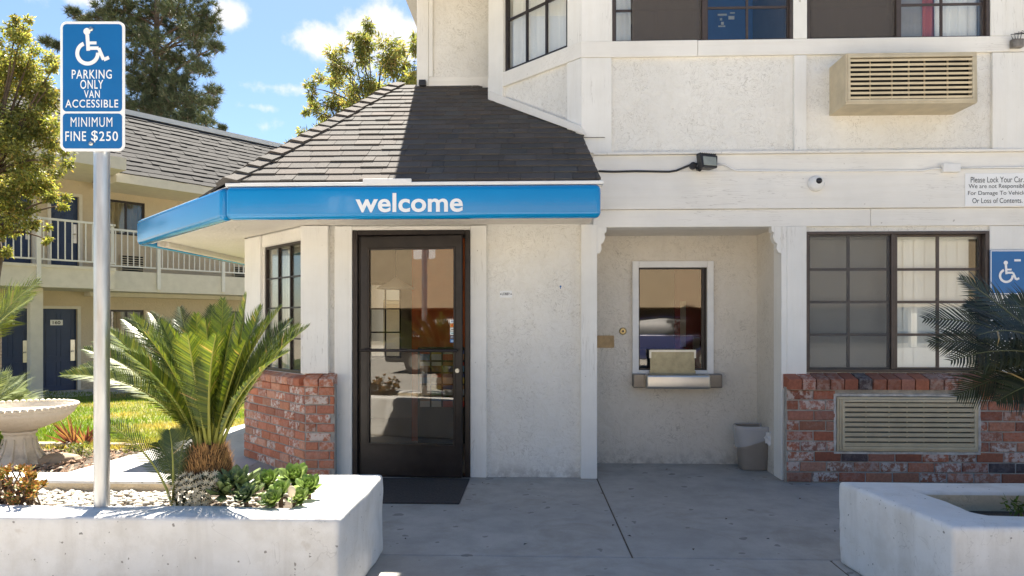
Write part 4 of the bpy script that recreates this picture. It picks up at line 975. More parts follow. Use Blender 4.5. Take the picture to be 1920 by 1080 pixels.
    tag(build(m, 'door_mat', M['mat'], bevel=.003, seg=1), 'dark grey rubber mat lying before the lobby door', 'door mat')
def wheelchair(m, fr, cx, cz, k, o):
    """k: metres per unit; wheel centre at (cx, cz)."""
    S = lambda x, y: (cx+(x-165.5)*k, cz-(y-101)*k)
    disc(m, fr, S(164, 60), 6.6*k, o+.0005, 0, 22)
    stroke(m, fr, [S(164.5, 66), S(166.5, 96)], 7*k, o)
    stroke(m, fr, [S(166, 81.5), S(182, 81.5)], 5.6*k, o+.0006)
    stroke(m, fr, [S(163.5, 91.3), S(186, 91.3), S(195.5, 113), S(205.5, 108.7)], 6.6*k, o+.0011)
    pts = []
    for i in range(37):
        w = R(112)+R(252)*i/36; pts.append((cx+19.2*k*math.cos(w), cz+19.2*k*math.sin(w)))
    vs = []
    for i in range(37):
        w = R(112)+R(252)*i/36
        for q in (15.6, 23): vs.append(fr.pt(cx+q*k*math.cos(w), cz+q*k*math.sin(w), o+.0016))
    m.add(vs, [(2*i, 2*i+1, 2*i+3, 2*i+2) for i in range(36)])
facade_bits()

def rack():
    bw = Frame((0, 7.34), (1, 0), (0, -1)); r = rect(bw, 786, 655, 872, 765)
    t = thing('brochure_rack', 'brochure rack full of coloured leaflets inside the lobby door', 'brochure rack', bw.pt((r[0]+r[1])/2, 0, 0))
    m = MB(); m.fbox(bw, r[0]-.02, r[1]+.02, 0, r[3]+.02, -.14, -.02); build(m, 'rack', M['inner_dark'], t)
    pal = [(.6, .08, .05), (.05, .2, .5), (.7, .55, .1), (.7, .7, .68), (.1, .35, .15), (.5, .25, .1), (.1, .12, .3), (.65, .3, .1), (.3, .5, .6)]
    for i in range(4):
        for j in range(5):
            a = r[0]+(r[1]-r[0])*i/4; z = r[2]+(r[3]-r[2])*j/5
            m = MB(); w = (r[1]-r[0])/4; h = (r[3]-r[2])/5
            c = random.choice(pal); c2 = random.choice(pal)
            m.fbox(bw, a+.01, a+w-.01, z+.01, z+h*.6, -.01, .004, 0, c); m.fbox(bw, a+.01, a+w-.01, z+h*.6, z+h*.92, -.01, .004, 0, c2); build(m, 'leaflet', M['paper'], t)
    # pendant lamp inside
    p = bw.pt(*bw.hit(742, 528), 0); t = thing('pendant_lamp', 'white conical pendant lamp hanging inside the lobby', 'lamp', p)
    m = MB(); m.lathe((p.x, p.y, p.z-.08), [(.20, 0), (.20, .012), (.06, .085), (.02, .12), (.01, .13)], 24); build(m, 'lamp_shade', M['white_paint'], t, smooth=True)
    m = MB(); m.tube([(p.x, p.y, p.z+.05), (p.x, p.y, 2.499)], .006, 6); build(m, 'cord', M['black'], t)
rack()

def bin_():
    c = atZ(1411, 872, 0); c.y = min(c.y, 6.16); c.z = 0; c.x -= .05
    t = thing('waste_bin', 'small taupe waste bin with clear liner in the recess corner', 'waste bin', c)
    n = 40
    def ring(rx, ry, z, e=3.2, wob=0):
        out = []
        for k in range(n):
            w = 2*math.pi*k/n; cw, sw = math.cos(w), math.sin(w)
            q = (abs(cw)**e+abs(sw)**e)**(-1/e)*(1+wob*math.sin(7*w+z*40)+wob*.7*math.sin(17*w+2))
            out.append((c.x+rx*q*cw, c.y+ry*q*sw, z))
        return out
    def loft(m, rings, mi=0, cap=True):
        b = []; [b.extend(r) for r in rings]; k = len(rings)
        m.add(b, [(j*n+i, j*n+(i+1) % n, (j+1)*n+(i+1) % n, (j+1)*n+i) for j in range(k-1) for i in range(n)]+([tuple(range(n))[::-1]] if cap else []), mi)
    m = MB(); loft(m, [ring(.115, .085, .004), ring(.122, .09, .02), ring(.150, .112, .37), ring(.157, .118, .372), ring(.157, .118, .39), ring(.148, .108, .39), ring(.118, .086, .03)]); o = build(m, 'bin', M['bin'], t); smooth_by_angle(o, 35)
    m = MB(); loft(m, [ring(.140, .102, .25, 3, .01), ring(.150, .110, .393, 3, .006), ring(.163, .124, .395, 3, .006), ring(.164, .125, .36, 3, .012), ring(.160, .122, .31, 3, .02), ring(.158, .121, .25, 3, .03)], 0, False)
    # sagging front skirt of the liner
    for v in range(len(m.v)):
        x, y, z = m.v[v]
        if z < .26 and v >= 5*n: m.v[v] = (x, y, z-.05*max(0, -(x-c.x)/.16)+.06*max(0, (x-c.x)/.16))
    o = build(m, 'liner', M['liner'], t, smooth=True)
    m = MB(); k = Vector((c.x+.10, c.y-.135, .30))
    for i in range(9):
        a = i*.75; d = Vector((math.cos(a)*.06, -.015-.02*random.random(), math.sin(a)*.07)); s = Vector((-d.z, 0, d.x))*.35
        m.add([k, k+d*.6+s, k+d+Vector((0, -.01, 0)), k+d*.6-s], [(0, 1, 2), (0, 2, 3)])
    m.tube([k+Vector((-.02, .012, .05)), k, k+Vector((.01, .005, -.06))], [.012, .02, .008], 8); build(m, 'liner_knot', M['liner_knot'], t, smooth=True)
bin_()

# ------------------------------------------------------------------ planters
HP = .445
def planter(name, label, outer, inner, soil_z):
    m = MB(); n = 4
    v = [(p[0], p[1], 0.001) for p in outer]+[(p[0], p[1], HP) for p in outer]+[(p[0], p[1], HP) for p in inner]+[(p[0], p[1], HP-.2) for p in inner]
    f = [(i, (i+1) % n, n+(i+1) % n, n+i) for i in range(n)]+[(n+i, n+(i+1) % n, 2*n+(i+1) % n, 2*n+i) for i in range(n)]+[(2*n+i, 2*n+(i+1) % n, 3*n+(i+1) % n, 3*n+i) for i in range(n)]+[(3, 2, 1, 0), (12, 13, 14, 15)]
    m.add(v, f); m.m[8:12] = [1]*4
    t = thing(name, label, 'planter', ((outer[0][0]+outer[2][0])/2, (outer[0][1]+outer[2][1])/2, 0))
    o = build(m, 'planter_wall', [M['planter'], M['planter_in']], t, bevel=.020, seg=3, disp=(14, .012, 3.4)); smooth_by_angle(o, 50)
    m = MB(); m.prism([(p[0]-(.01 if k in (0, 3) else -.01), p[1]) for k, p in enumerate(inner)], HP-.15, soil_z); build(m, 'soil', M['soil'], t, disp=(8, .012, 5))
    return t
XR = -.868
planter('raised_planter', 'white rendered planter at left holding the tall cycad and the parking sign', [(-7.0, 2.965), (XR, 2.965), (XR, 3.86), (-7.0, 3.86)], [(-6.8, 3.16), (-1.15, 3.16), (-1.145, 3.655), (-6.8, 3.655)], HP-.07)
planter('raised_planter', 'white rendered planter at right in the shade holding the dark cycad', [(1.75, 2.93), (6.2, 2.93), (6.2, 3.77), (1.645, 3.77)], [(2.03, 3.13), (6.0, 3.13), (6.0, 3.565), (1.95, 3.565)], HP-.1)

def gravel():
    m = MB()
    ico = [(0, 0, -1), (.72, -.53, -.45), (-.28, -.85, -.45), (-.89, 0, -.45), (-.28, .85, -.45), (.72, .53, -.45), (.28, -.85, .45), (-.72, -.53, .45), (-.72, .53, .45), (.28, .85, .45), (.89, 0, .45), (0, 0, 1)]
    F = [(0, 1, 2), (1, 0, 5), (0, 2, 3), (0, 3, 4), (0, 4, 5), (1, 5, 10), (2, 1, 6), (3, 2, 7), (4, 3, 8), (5, 4, 9), (1, 10, 6), (2, 6, 7), (3, 7, 8), (4, 8, 9), (5, 9, 10), (6, 10, 11), (7, 6, 11), (8, 7, 11), (9, 8, 11), (10, 9, 11)]
    for _ in range(1680):
        x = random.uniform(-3.4, -1.75) if _ < 1500 else random.uniform(-1.75, -1.16); y = random.uniform(3.17, 3.645); s = random.uniform(.009, .019); k = random.uniform(.55, 1.0)
        sx, sy, sz = s*random.uniform(.8, 1.5), s*random.uniform(.8, 1.3), s*.8; w = random.uniform(0, 6.28)
        cw, sw = math.cos(w), math.sin(w); j = [random.uniform(.8, 1.2) for _ in ico]
        c = (.62*k, .58*k, .50*k) if random.random() < .85 else (.5*k, .40*k, .30*k)
        m.add([(x+(a*sx*cw-b*sy*sw)*q, y+(a*sx*sw+b*sy*cw)*q, HP-.066+sz*.6+cc*sz*q) for (a, b, cc), q in zip(ico, j)], F, 0, c)
    tag(build(m, 'gravel', M['stone_w'], smooth=True), 'white pebbles spread around the sign pole in the left planter', 'gravel', kind='stuff')
gravel()

# parking sign on pole
def parking_sign():
    D = 3.21; b = atD(191, 948, D); yb = b.y
    fr = Frame((b.x, yb-.036), RV[:2], (-FV)[:2])
    t = thing('parking_sign', 'blue accessible parking sign on a galvanized pole in the left planter', 'sign', (b.x, yb, HP-.075))
    m = MB(); m.lathe((b.x, yb, 0), [(.034, HP-.15), (.034, 2.68), (.030, 2.682)], 28); o = build(m, 'pole', M['galv'], t); smooth_by_angle(o, 40)
    a = fr.hit(114, 284, .0); c = fr.hit(235, 41, .0); s0, s1, z0, z1 = a[0], c[0], a[1], c[1]
    def rr(s0, s1, z0, z1, r, n=6):
        pts = []
        for (cx, cz, w0) in ((s1-r, z0+r, -90), (s1-r, z1-r, 0), (s0+r, z1-r, 90), (s0+r, z0+r, 180)):
            for i in range(n+1): w = R(w0+90*i/n); pts.append((cx+r*math.cos(w), cz+r*math.sin(w)))
        return pts
    k = (s1-s0)/121
    m = MB(); m.fpoly(fr, rr(s0, s1, z0, z1, 12*k), .0, .004); pl = build(m, 'sign_plate', M['letter_white'], t)
    zd = fr.hit(175, 211.5)[1]
    m = MB(); m.fpoly(fr, rr(s0+5*k, s1-5*k, zd+1.6*k, z1-5*k, 8*k)[:0] or rr(s0+5*k, s1-5*k, zd+2*k, z1-5*k, 7*k), .0042, .005)
    m.fpoly(fr, rr(s0+5*k, s1-5*k, z0+5*k, zd-2*k, 7*k), .0042, .005); build(m, 'blue_field', M['sign_blue'], pl)
    m = MB(); c = fr.hit(166, 101); wheelchair(m, fr, c[0], c[1], k, .0056)
    for (tx, u0, u1, v0, v1) in (('PARKING', 136, 211, 148.5, 131.5), ('ONLY', 152, 195, 167.5, 150.5), ('VAN', 159, 188.5, 184.5, 170), ('ACCESSIBLE', 124, 223, 202.5, 187.5), ('MINIMUM', 134, 212, 238.5, 220.5), ('FINE', 124, 163, 265, 247), ('$', 172.5, 185, 267.5, 245), ('250', 187.5, 222.5, 265, 247)):
        a = fr.hit(u0, v0); b2 = fr.hit(u1, v1); text_on(m, fr, tx, a[0], b2[0], a[1], b2[1], .0058, 0, .0 if tx == 'MINIMUM' else .010, 1.12)
    build(m, 'lettering', M['letter_white'], pl)
    for v in (55.5, 269.5):
        c = fr.hit(172.5, v); m = MB(); m.tube([fr.pt(c[0], c[1], .004), fr.pt(c[0], c[1], .009), fr.pt(c[0], c[1], .012)], [.0105, .0105, .006], 12); build(m, 'bolt', M['steel'], t)
parking_sign()

# ------------------------------------------------------------------ plants
def frond_mesh(P0, P1, P2, L, n=54, width=.0065, cols=None, lift=.35, updir=Vector((0, 0, 1)), t0=.16):
    m = MB(); B = lambda t: P0*(1-t)**2+P1*(2*t*(1-t))+P2*t*t
    pts = [B(i/12) for i in range(13)]
    m.tube(pts, [.0075-.0058*i/12 for i in range(13)], 5, 0)
    tone = random.uniform(.8, 1.2)
    for i in range(n):
        t = t0+(1-t0)*i/(n-1); p = B(t); tg = (B(min(1, t+.02))-B(max(0, t-.02))).normalized()
        side = tg.cross(updir).normalized() if abs(tg.dot(updir)) < .98 else tg.cross(Vector((0, -1, .2))).normalized(); nrm = side.cross(tg).normalized()
        q = min(1, (t-t0)/(1-t0)); prof = min(1, .35+2.2*q)*min(1, .22+3.2*(1-q))
        for sg in (-1, 1):
            ln = L*prof*random.uniform(.9, 1.08); fwd = .45+.75*q
            d = (side*sg + tg*fwd + nrm*(lift+random.uniform(-.1, .1))).normalized(); wv = tg*width*.5
            mid = p+d*ln*.55; tip = p+d*ln-nrm*ln*.12+tg*ln*.06
            b = tone*random.uniform(.8, 1.2); c = random.choice(cols); c = tuple(x*b for x in c); c = (.30*b, .22*b, .09*b) if random.random() < .012 else c
            m.add([p-wv, p+wv, mid+wv, mid-wv, tip], [(0, 1, 2, 3), (3, 2, 4)], 1, c)
    return m
def fibre_trunk(t, c, r, h, name='trunk'):
    m = MB(); m.lathe(c, [(r*.8, 0), (r*1.02, h*.25), (r, h*.6), (r*.8, h*.95), (r*.4, h*1.1)], 24, 0, (.16, .085, .035))
    for _ in range(1400):
        a = random.uniform(0, 6.283); z = random.uniform(.0, 1.05); rr = r*(1.0-.25*max(0, z-.6)/.4)
        p = Vector((c[0]+math.cos(a)*rr, c[1]+math.sin(a)*rr, c[2]+z*h)); l = random.uniform(.02, .055)
        d = Vector((math.cos(a)*.45+random.gauss(0, .2), math.sin(a)*.45+random.gauss(0, .2), 1)).normalized()*l; w = Vector((-math.sin(a), math.cos(a), 0))*.004
        k = random.uniform(.5, 1.4); cc = (.42*k, .23*k, .085*k) if z > .3 else (.22*k, .12*k, .06*k)
        m.add([p-w, p+w, p+d], [(0, 1, 2)], 0, cc)
    build(m, name, M['fibre'], t)
SAGO = [(.105, .145, .020), (.135, .17, .023), (.075, .115, .020), (.165, .185, .027), (.055, .085, .02)]
SAGO_INNER_SHADE = [(.06, .09, .02), (.085, .115, .025), (.05, .075, .02)]  # back fronds: the crown's inner shade put into the colour
SAGO_SHADED = [(.020, .029, .011), (.028, .037, .012), (.015, .022, .010), (.032, .034, .013)]  # right cycad: same plant, its shade put into darker greens
def cycad_left():
    D = 3.43; base = atD(388, 900, D); base.z = HP-.09
    t = thing('cycad', 'tall sunlit cycad with yellow green fronds and shaggy brown trunk', 'cycad', base)
    top = atD(392, 838, D); fibre_trunk(t, (base.x, base.y, atD(390, 905, D).z), .115, (top.z-atD(390, 905, D).z), 'trunk')
    top.z += .01
    tips = [(118, 703, -.10), (150, 690, .2), (160, 655, .05), (178, 640, .28), (205, 620, -.05), (232, 600, .3), (250, 592, -.02), (268, 620, -.28), (282, 588, .32), (300, 600, .1), (318, 612, -.22), (338, 578, .28), (352, 628, -.38),
            (368, 590, .08), (385, 600, -.15), (398, 575, .3), (405, 628, -.36), (418, 562, .18), (440, 590, -.1), (462, 552, .0), (478, 600, .3), (490, 575, .15), (500, 598, -.05), (527, 576, .02), (545, 600, .28), (560, 610, .2), (578, 612, -.06), (540, 660, -.2),
            (235, 660, -.25), (190, 700, .15), (330, 600, .42), (430, 580, .42), (215, 640, .4), (520, 640, .38), (460, 640, -.22), (260, 700, .3), (300, 690, .35), (480, 680, .34), (350, 680, .4), (420, 660, .4), (275, 650, .36), (385, 640, .38), (450, 620, .36)]
    for i, (u, v, dz) in enumerate(tips):
        P2 = atD(u, v, D+dz); out = Vector((P2.x-top.x, P2.y-top.y, 0))
        a = math.atan2(out.y, out.x); P0 = top+Vector((math.cos(a)*.055, math.sin(a)*.055, random.uniform(-.03, .03)))
        ln = (P2-P0).length; P1 = P0+Vector((out.x*.29, out.y*.29, ln*.52)) + Vector((random.gauss(0, .02), random.gauss(0, .02), 0))
        up = (Vector((-out.x, -out.y, 0)).normalized()*.55+Vector((0, -.55, .6))).normalized()
        mm = frond_mesh(P0, P1, P2, .112, 62, .0092, SAGO if dz < .25 else SAGO_INNER_SHADE, .50, up, .13)
        build(mm, 'frond', [M['rachis'], M['frond']], t)
    # offset at its left
    b2 = atD(330, 945, 3.25); b2.z = HP-.08
    t2 = thing('cycad', 'small thin cycad offset with three dark fronds beside the tall one', 'cycad', b2)
    for (u, v, dz, l) in ((187, 785, .0, .5), (318, 808, .05, .06), (352, 800, .14, .04), (296, 830, .1, .2)):
        P2 = atD(u, v, 3.25+dz); P1 = atD(330-(330-u)*.18, 850+(v-800)*.3, 3.25+dz*.5)
        build(frond_mesh(b2+Vector((random.uniform(-.02, .02), 0, 0)), P1, P2, .085, 46, .0052, [(.07, .10, .03), (.05, .085, .025), (.085, .115, .03)], .25, Vector((.3, -.6, .6)).normalized(), .3), 'frond', [M['rachis'], M['frond']], t2)
def cycad_right():
    D = 3.28; base = atD(2035, 900, D); base.z = HP-.11
    t = thing('cycad', 'dark shaded cycad leaning into view over the right planter', 'cycad', base)
    top = atD(2030, 712, D); fibre_trunk(t, (base.x, base.y, base.z), .12, top.z-base.z, 'trunk')
    tips = [(1736, 598, -.08, -60), (1747, 643, .1, -50), (1803, 522, .0, -20), (1785, 676, -.25, -55), (1815, 570, .22, -30), (1893, 560, .12, -40), (1797, 742, .0, -50), (1850, 690, .3, -50), (1835, 628, -.3, -70), (1870, 752, -.15, -35), (2010, 560, 0, -60), (2090, 540, .1, -60), (2160, 520, -.1, -90), (2260, 600, .1, -60), (2300, 690, 0, -50), (1990, 600, -.45, -70), (2100, 600, .45, -80)]
    for (u, v, dz, bow) in tips:
        P2 = atD(u, v, D+dz); P0 = top+Vector((random.uniform(-.04, .04), random.uniform(-.04, .04), random.uniform(-.02, .03)))
        mid = (P0+P2)/2; P1 = mid+Vector((0, 0, -bow/FPX*D*1.1))
        build(frond_mesh(P0, P1, P2, .165, 44, .0125, SAGO_SHADED, .10, Vector((0, -.75, .65)).normalized(), .1), 'frond', [M['rachis_shaded'], M['frond_shaded']], t)
cycad_left(); cycad_right()

def petal(m, p, d, n, L, w, th, c, tipc=None, curl=.25):
    """A fleshy leaf: base p, along d, facing n."""
    s = d.cross(n).normalized(); rows = [(0, .35), (.35, .8), (.68, 1.0), (.9, .6), (1.0, .06)]
    vs = []
    for (t, ww) in rows:
        q = p+d*(L*t)+n*(curl*L*t*t)
        vs += [q-s*w*ww*.5, q+n*(th*.25), q+s*w*ww*.5, q-n*th*ww]
    k = len(rows); fs = [(i*4+j, i*4+(j+1) % 4, (i+1)*4+(j+1) % 4, (i+1)*4+j) for i in range(k-1) for j in range(4)]
    for i, f in enumerate(fs):
        cc = tipc if (tipc and i >= 12) else c
        m.add([vs[j] for j in f], [(0, 1, 2, 3)], 0, cc)
def rosette(m, c, axis, r, n, cols, w=.35, th=.06, tipc=None, curl=.3, open_=1.0):
    axis = axis.normalized(); x = axis.cross(Vector((.3, .2, .9))).normalized(); y = axis.cross(x)
    for i in range(n):
        f = i/n; a = i*2.39996; el = R(8+72*f*open_); d = (x*math.cos(a)+y*math.sin(a))*math.cos(el)+axis*math.sin(el)
        L = r*(1-.62*f); b = random.uniform(.8, 1.2); cc = tuple(q*b for q in random.choice(cols)); nn = (axis-d*axis.dot(d)).normalized()
        petal(m, c+axis*(r*.12*f), d, nn, L, r*w*(1-.4*f)*1.25, r*th, cc, tuple(q*b for q in tipc) if tipc else None, curl)
def succulents():
    ros = [(503, 908, 3.42, 30, 'bright green rosette succulent at the back left of the cluster'), (553, 900, 3.45, 33, 'tallest bright green rosette at the back of the cluster'), (580, 916, 3.36, 28, 'green rosette succulent closest to the planter corner'), (527, 926, 3.28, 27, 'green rosette in the middle below the tallest one'),
           (512, 942, 3.2, 26, 'low green rosette at the front left beside the white stone'), (563, 938, 3.24, 24, 'low green rosette at the front right below the corner rosette'), (462, 934, 3.22, 24, 'dull blue green rosette between the aloe and the bright cluster')]
    G = [(.24, .34, .07), (.19, .28, .06), (.31, .40, .11)]
    for i, (u, v, D, rp, lb) in enumerate(ros):
        c = atD(u, v, D); r = rp/FPX*D; t = thing('rosette_succulent', lb, 'succulent', (c.x, c.y, HP-.07), 'rosette succulents in the left planter')
        m = MB(); rosette(m, c, Vector((random.uniform(-.25, .25), -.55, 1)), r*1.15, 30, G if i != 6 else [(.13, .19, .08), (.10, .15, .06)], .46, .07, None, .22); build(m, 'leaves', M['succ'], t, smooth=True)
        m = MB(); m.tube([(c.x, c.y, HP-.09), (c.x, c.y, c.z)], .011, 7); build(m, 'stem', M['bark'], t)
    # aloe like clump
    c = atD(432, 930, 3.3); t = thing('aloe', 'grey green aloe clump at the foot of the tall cycad', 'aloe', (c.x, c.y, HP-.07))
    m = MB()
    for (du, dv, dD, rr) in ((-14, -8, 0, 66), (16, -22, .05, 60), (34, -4, -.02, 44)):
        cc = atD(432+du, 935+dv, 3.3+dD); rosette(m, cc, Vector((.12, -.2, 1)), rr/FPX*3.3, 22, [(.18, .24, .085), (.22, .28, .10), (.15, .20, .075)], .26, .10, None, .10, .9)
    build(m, 'leaves', M['succ'], t, smooth=True)
    # pale flowering clump
    c = atD(362, 930, 3.24); t = thing('flowering_succulent', 'clump of pale cream star flowers in front of the cycad trunk', 'succulent', (c.x, c.y, HP-.06))
    m = MB(); k = MB()
    pts = []; tries = 0
    while len(pts) < 64 and tries < 6000:
        tries += 1
        u, v = random.uniform(318, 410), random.uniform(884, 958)
        q1 = ((u-357)/40)**2+((v-923)/34)**2; q2 = ((u-391)/18)**2+((v-905)/22)**2
        if min(q1, q2) > 1 or any((u-a_)**2+(v-b_)**2 < 80 for a_, b_, _q in pts): continue
        pts.append((u, v, min(q1, q2)))
    for _, (u, v, q) in enumerate(pts):
        D = 3.27-.075*math.sqrt(1-q)-.03*(v-920)/40
        p = atD(u, v, D); ax = Vector(((u-362)/55, -1, .35+(935-v)/55)).normalized(); x = ax.cross(Vector((.2, .1, 1))).normalized(); y = ax.cross(x); n = 8; r = random.uniform(.019, .026); b = random.uniform(.7, 1.2)
        for i in range(n):
            a = 6.283*i/n+_; d = x*math.cos(a)+y*math.sin(a); s = ax.cross(d)*r*.20
            m.add([p-s, p+s, p+d*r+ax*r*.35], [(0, 1, 2)], 0, (.72*b, .61*b, .41*b))
        k.add([p-ax*.002+x*.006, p-ax*.06+y*.004, p-ax*.002-x*.006], [(0, 1, 2)], 0, (.20, .15, .07))
        rosette(k, p-ax*.030, ax, .024, 7, [(.12, .10, .05), (.09, .10, .045)], .6, .1)
    o = build(m, 'flowers', M['succ'], t); o['kind'] = 'stuff'; build(k, 'leaves', M['succ'], t)
    # round pale pad by the rosettes
    c = atD(547, 922, 3.2); m = MB(); vs = []
    m.lathe((0, 0, 0), [(.001, -.026), (.014, -.02), (.019, 0), (.016, .018), (.006, .027), (.0005, .028)], 14)
    m.v = [(c.x+x, c.y+y*.35, c.z+z) for x, y, z in m.v]; m.tube([(c.x, c.y, HP-.09), (c.x, c.y, c.z-.02)], .004, 6)
    tag(build(m, 'cactus_pad', simple('pale_pad', (.62, .52, .36), .7), smooth=True), 'small pale tan pad standing among the green rosettes', 'cactus pad')
    # orange succulent
    c = atD(30, 915, 3.35); t = thing('orange_succulent', 'orange tipped succulent bush at the left end of the gravel', 'succulent', (c.x, c.y, HP-.07))
    m = MB(); k = MB()
    for _ in range(85):
        a = random.uniform(0, 6.283); rr = random.random()**.5; u = 8+rr*math.cos(a)*62+(14 if _ % 4 == 0 else 0); v = 905+rr*math.sin(a)*38+ (u-10)*.06; D = 3.33+random.uniform(-.12, .16)
        p = atD(u, v, D)
        b = random.uniform(.8, 1.2); top = v < 905 or u > 45
        rosette(m, p, Vector((random.gauss(0, .4), random.gauss(-.3, .3), 1)), random.uniform(.028, .042), 13, [(.36, .27, .05), (.30, .26, .06), (.42, .25, .05)] if top else [(.22, .22, .06), (.30, .20, .06)], .42, .12, (.55, .15, .05), .2)
        k.tube([Vector((c.x+random.uniform(-.12, .1), c.y+random.uniform(-.06, .08), HP-.08)), p-Vector((0, 0, .005))], .004, 5)
    build(m, 'leaves', M['succ'], t); build(k, 'stem', M['bark'], t)
succulents()

def garden():
    # stone bowl
    c = atZ(37, 872, -.07); s = 1/190
    t = thing('stone_bowl', 'cream cast stone bowl with scalloped rim on a pedestal by the lawn', 'garden bowl', (c.x, c.y, -.075))
    hgt = atD(37, 757, c.dot(FV)).z+.07; r = 96/FPX*c.dot(FV)
    m = MB(); m.lathe((c.x, c.y, -.075), [(.23, 0), (.235, .025), (.20, .06), (.155, .14), (.128, .24), (.126, .30), (.145, .32), (.145, .335), (.13, .345)], 40); o = build(m, 'pedestal', M['bath'], t); smooth_by_angle(o, 40)
    for k in range(10):
        a = 6.283*k/10; m = MB(); d = Vector((math.cos(a), math.sin(a), 0)); sd = Vector((-d.y, d.x, 0)); P = Vector((c.x, c.y, -.075))
        m.tube([P+d*.213+Vector((0, 0, .05)), P+d*.186+Vector((0, 0, .10)), P+d*.150+Vector((0, 0, .17)), P+d*.130+Vector((0, 0, .27))], [.018, .014, .010, .008], 8); build(m, 'fluting', M['bath'], t, smooth=True)
    b0 = .27
    m = MB(); m.lathe((c.x, c.y, -.075), [(.13, .345), (.20, .365), (.36, .43), (.445, .50), (.455, .515), (.455, .535), (.47, .54), (.475, .565), (.43, .57), (.40, .52), (.2, .46), (.01, .45)], 64); o = build(m, 'bowl', M['bath'], t); smooth_by_angle(o, 35)
    m = MB()
    for k in range(52):
        a = 6.283*k/52; p = (c.x+.468*math.cos(a), c.y+.468*math.sin(a), -.075+.575)
        m.lathe(p, [(.004, -.018), (.022, -.012), (.027, 0), (.02, .014), (.004, .02)], 8)
    build(m, 'scalloped_rim', M['bath'], t, smooth=True)
    # red cordyline
    c = atZ(140, 838, -.06); D = c.dot(FV); t = thing('cordyline', 'spiky dark red cordyline on the edge of the lawn', 'plant', c)
    for (du0, lst) in ((0, 26), (22, 14)):
        for i in range(lst):
            a = random.uniform(0, 6.283); el = R(random.uniform(28, 86)); L = random.uniform(.25, .42) if du0 == 0 else random.uniform(.16, .28)
            d = Vector((math.cos(a)*math.cos(el), math.sin(a)*math.cos(el), math.sin(el))); p = c+RV*(du0/FPX*D)+Vector((0, 0, .0)); s = d.cross(Vector((.1, -1, .2))).normalized()*.012
            b = random.uniform(.6, 1.3); cc = (.16*b, .055*b, .045*b) if random.random() < .8 else (.32*b, .16*b, .08*b); m = MB()
            q = p+d*L*.5; e = p+d*L-Vector((0, 0, .03*L)); m.add([p-s*.6, p+s*.6, q+s, q-s, e], [(0, 1, 2, 3), (3, 2, 4)], 0, cc); build(m, 'leaf', M['leaf'], t)
    # low shrubs
    for (u, v, D, rp, n, pal, lb) in ((150, 843, 6.95, 20, 500, [(.12, .16, .04), (.17, .19, .06)], 'low grey green shrub under the red cordyline'), (2, 830, 6.6, 26, 900, [(.06, .10, .02), (.09, .13, .03)], 'dark green shrub behind the stone bowl pedestal'), (248, 838, 7.2, 12, 200, [(.2, .25, .05), (.3, .27, .1)], 'tuft of yellow green weeds at the path edge')):
        p = atD(u, v, D); p.z = max(-.06, p.z-.05); t = thing('shrub', lb, 'shrub', (p.x, p.y, -.07)); r = rp/FPX*D; m = MB()
        leaves(m, [(p+Vector((0, 0, r*.4)), Vector((r*1.2, r, r*.9)))], n, .028, .35, pal); build(m, 'foliage', M['leaf'], t)
        m = MB(); [m.tube([(p.x, p.y, -.1), p+Vector((random.uniform(-r, r)*.6, random.uniform(-r, r)*.6, r*.8))], .004, 5) for _ in range(6)]; build(m, 'stem', M['bark'], t)
    # left palm like fronds (two plants at the frame edge)
    for (bu, bv, D, tips, cols, L, lb) in ((-70, 690, 4.6, [(72, 528, 0), (40, 545, .2), (60, 560, -.15), (-60, 500, .1), (-170, 560, 0), (20, 600, .1)], [(.22, .26, .04), (.26, .29, .05), (.17, .22, .04)], .2, 'yellow green cycad reaching in from the left edge at rail height'),):
        p = atD(bu, bv, D); t = thing('cycad', lb, 'cycad', (p.x, p.y, -.07)); fibre_trunk(t, (p.x, p.y, -.07), .12, p.z+.05)
        for (u, v, dz) in tips:
            P2 = atD(u, v, D+dz); P1 = (p+P2)/2+Vector((0, 0, .12)); build(frond_mesh(p, P1, P2, L, 50, .009, cols, .15, Vector((.2, -.6, .8)).normalized(), .15), 'frond', [M['rachis'], M['frond']], t)
    p = atD(-30, 775, 7.6); t = thing('fan_palm', 'pale green young palm behind the stone bowl', 'palm', (p.x, p.y, -.1))
    for (u, v, dz) in ((62, 748, 0), (45, 728, .1), (40, 712, -.1), (20, 708, .2), (0, 700, 0), (-60, 700, .1), (-110, 730, .1), (55, 760, .1)):
        P2 = atD(u, v, 7.6+dz); build(frond_mesh(p, (p+P2)/2+Vector((0, 0, .10)), P2, .26, 26, .016, [(.24, .28, .12), (.30, .34, .18), (.16, .2, .07)], .1, Vector((.1, -.5, .9)).normalized(), .25), 'frond', [M['rachis'], M['frond']], t)
    # rocks and edging stones
    for (u, v, D, rx, h, lb) in ((108, 850, 6.7, .17, .10, 'brown rock lying in the mulch right of the stone bowl'),):
        p = atD(u, v, D); m = MB(); m.lathe((p.x, p.y, -.09), [(rx*.8, 0), (rx, h*.4), (rx*.8, h*.85), (rx*.4, h*1.1)], 12, fn=lambda w, z: 1+.25*math.sin(2*w+z*9)+.12*math.sin(5*w)); tag(build(m, 'rock', M['rock'], bevel=.01), lb, 'rock')
    es = [(85, 'long pale edging stone behind the brown rock'), (122, 'edging stone partly behind the red cordyline'), (218, 'edging stone just right of the sign pole'), (252, 'edging stone closest to the path edge'), (60, 'edging stone nearest the bowl pedestal')]
    for u, lb in es:
        p = atZ(u, 838, -.05); L = 16/FPX*p.dot(FV); m = MB(); fr = Frame((p.x, p.y), RV[:2], (-FV)[:2]); m.fbox(fr, -L, L, -.1, -.015+random.uniform(0, .02), -.05, .05)
        tag(build(m, 'edging_stone', M['rock'] if u in (218, 252) else M['bath'], bevel=.015, seg=3), lb, 'edging stone', 'edging stones along the lawn')
